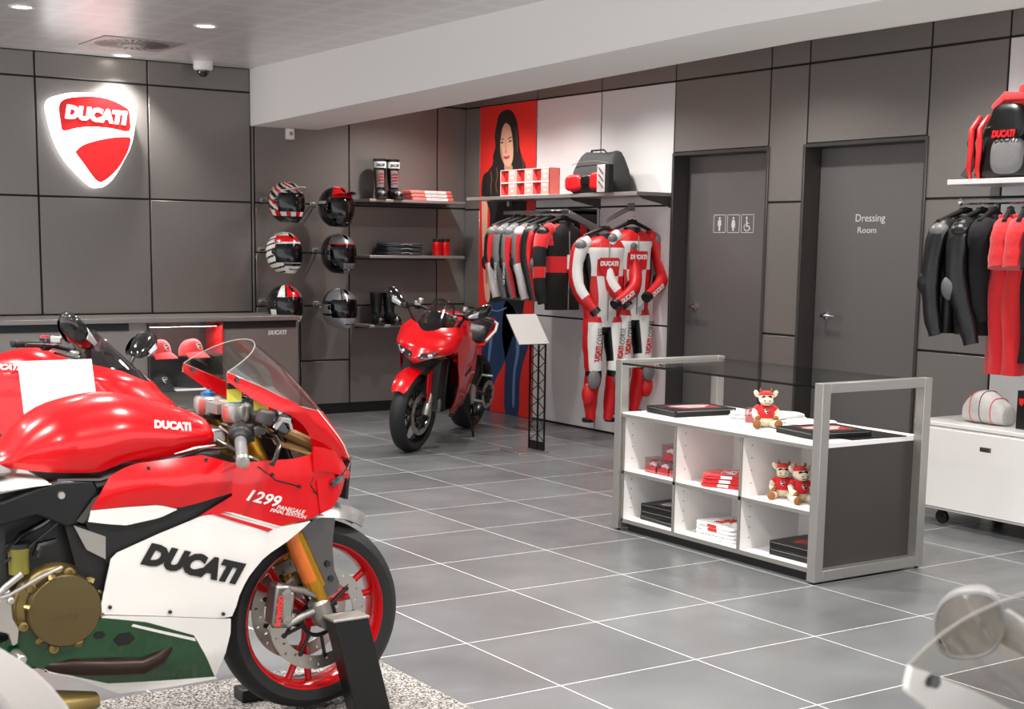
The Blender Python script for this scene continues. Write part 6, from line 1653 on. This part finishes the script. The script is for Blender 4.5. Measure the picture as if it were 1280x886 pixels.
    b = MB(); b.grid(scr, 24, 14, .003); b.obj('windscreen', 'screen_smoke', root, ang=80)
    b = MB(); b.tube([scr(k/24, 1) for k in range(25)], .003, 6)
    for u in (0, 1): b.tube([scr(u, k/10) for k in range(11)], .0035, 6)
    b.obj('screen_rim', 'black_gloss', root)
    b = MB(); b.grid(lambda u, v: cw(lerp(.32, .68, u), lerp(.83, .955, v)*1)+V(.004, 0, 0) if v < .35 else lerp(cw(lerp(.32, .68, u), .88), scr(u, .05), (v-.35)/.65)+V(.004, 0, .003), 14, 8, .004); b.obj('screen_base', 'black_gloss', root, ang=60)
    b = MB(); b.box((-.24, 0, 1.0), (.02, .15, .11), rotm(0, -.6, 0)); b.obj('dashboard', 'black_gloss', root, bev=.006)
    b = MB(); b.box((-.30, 0, 1.0), (.07, .24, .035)); 
    for sd in (-1, 1): b.lathe([(.03, -.02), (.034, .0), (.034, .022), (.02, .028)], (-.305, sd*.10, 1.01), (0, 0, 1), 18)
    b.obj('triple_clamp', 'cast_grey', root, bev=.006)
    for sd in (-1, 1):
        q0, q1, q2 = V(-.31, sd*.10, 1.04), V(-.38, sd*.22, 1.055), V(-.45, sd*.37, 1.04)
        b = MB(); b.tube([q0-V(0, 0, .04), q0, q1, q2], .0115, 10); b.obj('handlebar', 'black', root)
        b = MB(); d = (q2-q1).normalized(); b.lathe([(.019, 0), (.0165, .006), (.0165, .115), (.019, .12), (.016, .128), (.016, .145), (.01, .15)], q1+d*.025, d, 16); b.obj('grip', 'rubber', root)
        b = MB(); b.lathe([(.02, -.02), (.03, -.018), (.03, .016), (.024, .02)], q1, d, 16); b.box(q1+V(.0, 0, .006), (.05, .05, .04), rotm(0, 0, -sd*.4)); b.obj('switch_housing', 'black', root, bev=.004)
        b = MB(); b.box(q1+V(.045, -sd*.01, .02), (.045, .05, .03), rotm(0, 0, -sd*.4)); b.lathe([(.022, 0), (.024, .012), (.022, .035), (.018, .038)], q1+V(.07, -sd*.04, .025), (0, 0, 1), 14); b.obj('master_cylinder', 'alu', root, bev=.004)
        b = MB(); l0 = q1+V(.055, sd*.01, .0); b.tube([l0, l0+V(.02, sd*.04, -.005), l0+V(-.01, sd*.10, -.012), l0+V(-.05, sd*.165, -.02)], [.010, .009, .007, .008], 8, flat=.7); b.obj('brake_lever' if sd < 0 else 'clutch_lever', 'black_gloss', root)
        if sd < 0: b = MB(); b.box(q1+V(-.005, 0, .03), (.03, .028, .016)); b.obj('kill_switch', 'red', root, bev=.003)
        # mirrors on stalks from the cowl
        a = V(-.20, sd*.17, .945); k = V(-.17, sd*.235, 1.06); c = V(-.18, sd*.365, 1.125)
        b = MB(); b.tube([a, lerp(a, k, .4)+V(.01, 0, .01), k, lerp(k, c, .35)], [.019, .013, .012, .014], 10, flat=.75); st = b.obj('mirror', 'black', root)
        b = MB(); rs = []
        for tq, w, h in ((-.15, .012, .012), (.05, .026, .030), (.4, .038, .050), (.8, .042, .056), (1.12, .034, .048), (1.32, .012, .02)):
            p = k+(c-k)*(tq*1.05); rs.append([p+V(w*math.cos(q)*1.45, 0, h*math.sin(q)-.25*w*math.cos(q)) for q in [2*PI*i/16 for i in range(16)]])
        b.rings(rs); b.obj('mirror_housing', 'black_gloss', st, ang=70)
        b = MB(); nv = (c-k)
        def ind(u, v): 
            p = k+nv*lerp(.25, .78, u)*1.05; h = lerp(.010, .022, u); return p+V(.064+.004*u-.01*abs(2*v-1), 0, lerp(-h, h*.7, v)*1.3-.012)
        b.grid(ind, 8, 4, .004); b.obj('indicator_lens', 'lens_clear', st)
        b = MB(); m_ = k+nv*.68; b._add([m_+V(-.058, nv.y*.5*math.cos(q), nv.z*.5*math.cos(q)+.036*math.sin(q)) for q in [2*PI*i/24 for i in range(24)]], [tuple(range(24))]); b.obj('mirror_glass', 'mirror', st)
    b = MB(); b.tube([(-.36, -.18, 1.02), (-.26, -.14, 1.0), (-.22, -.08, .93)], .005, 8); b.tube([(-.34, .18, 1.02), (-.24, .14, 1.0), (-.22, .08, .93)], .005, 8); b.obj('cables', 'black', root)
    b = MB(); b.lathe([(.02, 0), (.02, .006), (.0, .008)], (-.55, 0, 1.05), (0, 0, 1), 18); b.obj('filler_cap', 'cast_grey', root)
    # handlebars turned: everything in front of the steering head swings about it
    st_names = ('front_tyre', 'front_wheel_rim', 'brake_disc', 'fork_tube', 'fork_slider', 'brake_caliper', 'front_fender', 'fender_blade')
    ax = V(-.40, 0, .9).normalized(); p0 = V(-.28, 0, .93)
    R = Matrix.Translation(p0) @ Matrix.Rotation(-.16, 4, ax) @ Matrix.Translation(-p0)
    for ch in [q for q in COL.objects if q.parent == root and q.name.split('.')[0] in st_names]: ch.matrix_local = R
    return base
mat('black_rim', '0e0e10', .3, .4, coat=.3)
mat('lens_clear', 'c9cbcc', .2, .3, bump=.8, bscale=300)
az = lambda x, y: math.atan2(y, x)
fc = at(508, 567, z=0)
# leaning on the side stand: a rotation about the line through the tyre contacts
w4_ref = [None]
def place(o, loc, heading, lean):
    o.rotation_euler = (0, 0, 0)
    m = Matrix.Translation(loc) @ Matrix.Rotation(heading, 4, 'Z') @ Matrix.Rotation(-lean, 4, 'X')
    o.matrix_world = m
    sc_ = tuple(o.scale); o.rotation_euler = m.to_euler(); o.location = m.to_translation(); o.scale = (.95,)*3 if o.name.startswith('motorcycle.0') and o is not w4_ref[0] else (1,)*3
rb = build_roadbike('red sport touring motorcycle on its side stand in front of the tall poster', fc, 0, 0)
rb.scale = (.95,)*3
place(rb, V(.452, 3.831, .0), -2.42, .16)
rb2 = dup(rb, label='red sport touring motorcycle at the left edge, behind the tank of the nearest motorcycle')
place(rb2, V(-2.527, .948, .0), -.788, .16)

# ================================================================== white superbike at the right bottom corner
PAL2 = dict(upper='paint_white', lower='paint_white', belly='paint_white', flash='paint_white', stripe='paint_white', tank='paint_white', tail='paint_white')
w4 = build_superbike(PAL2, 'motorcycle', 'white sport motorcycle at the bottom right corner, only nose, screen and mirror in view', V(-3.107, -4.368, 0), full=True, mirrors=True, dark=True, rz=0)
w4_ref[0] = w4
place(w4, V(-3.107, -4.368, 0), 0, .12)
# ================================================================== end
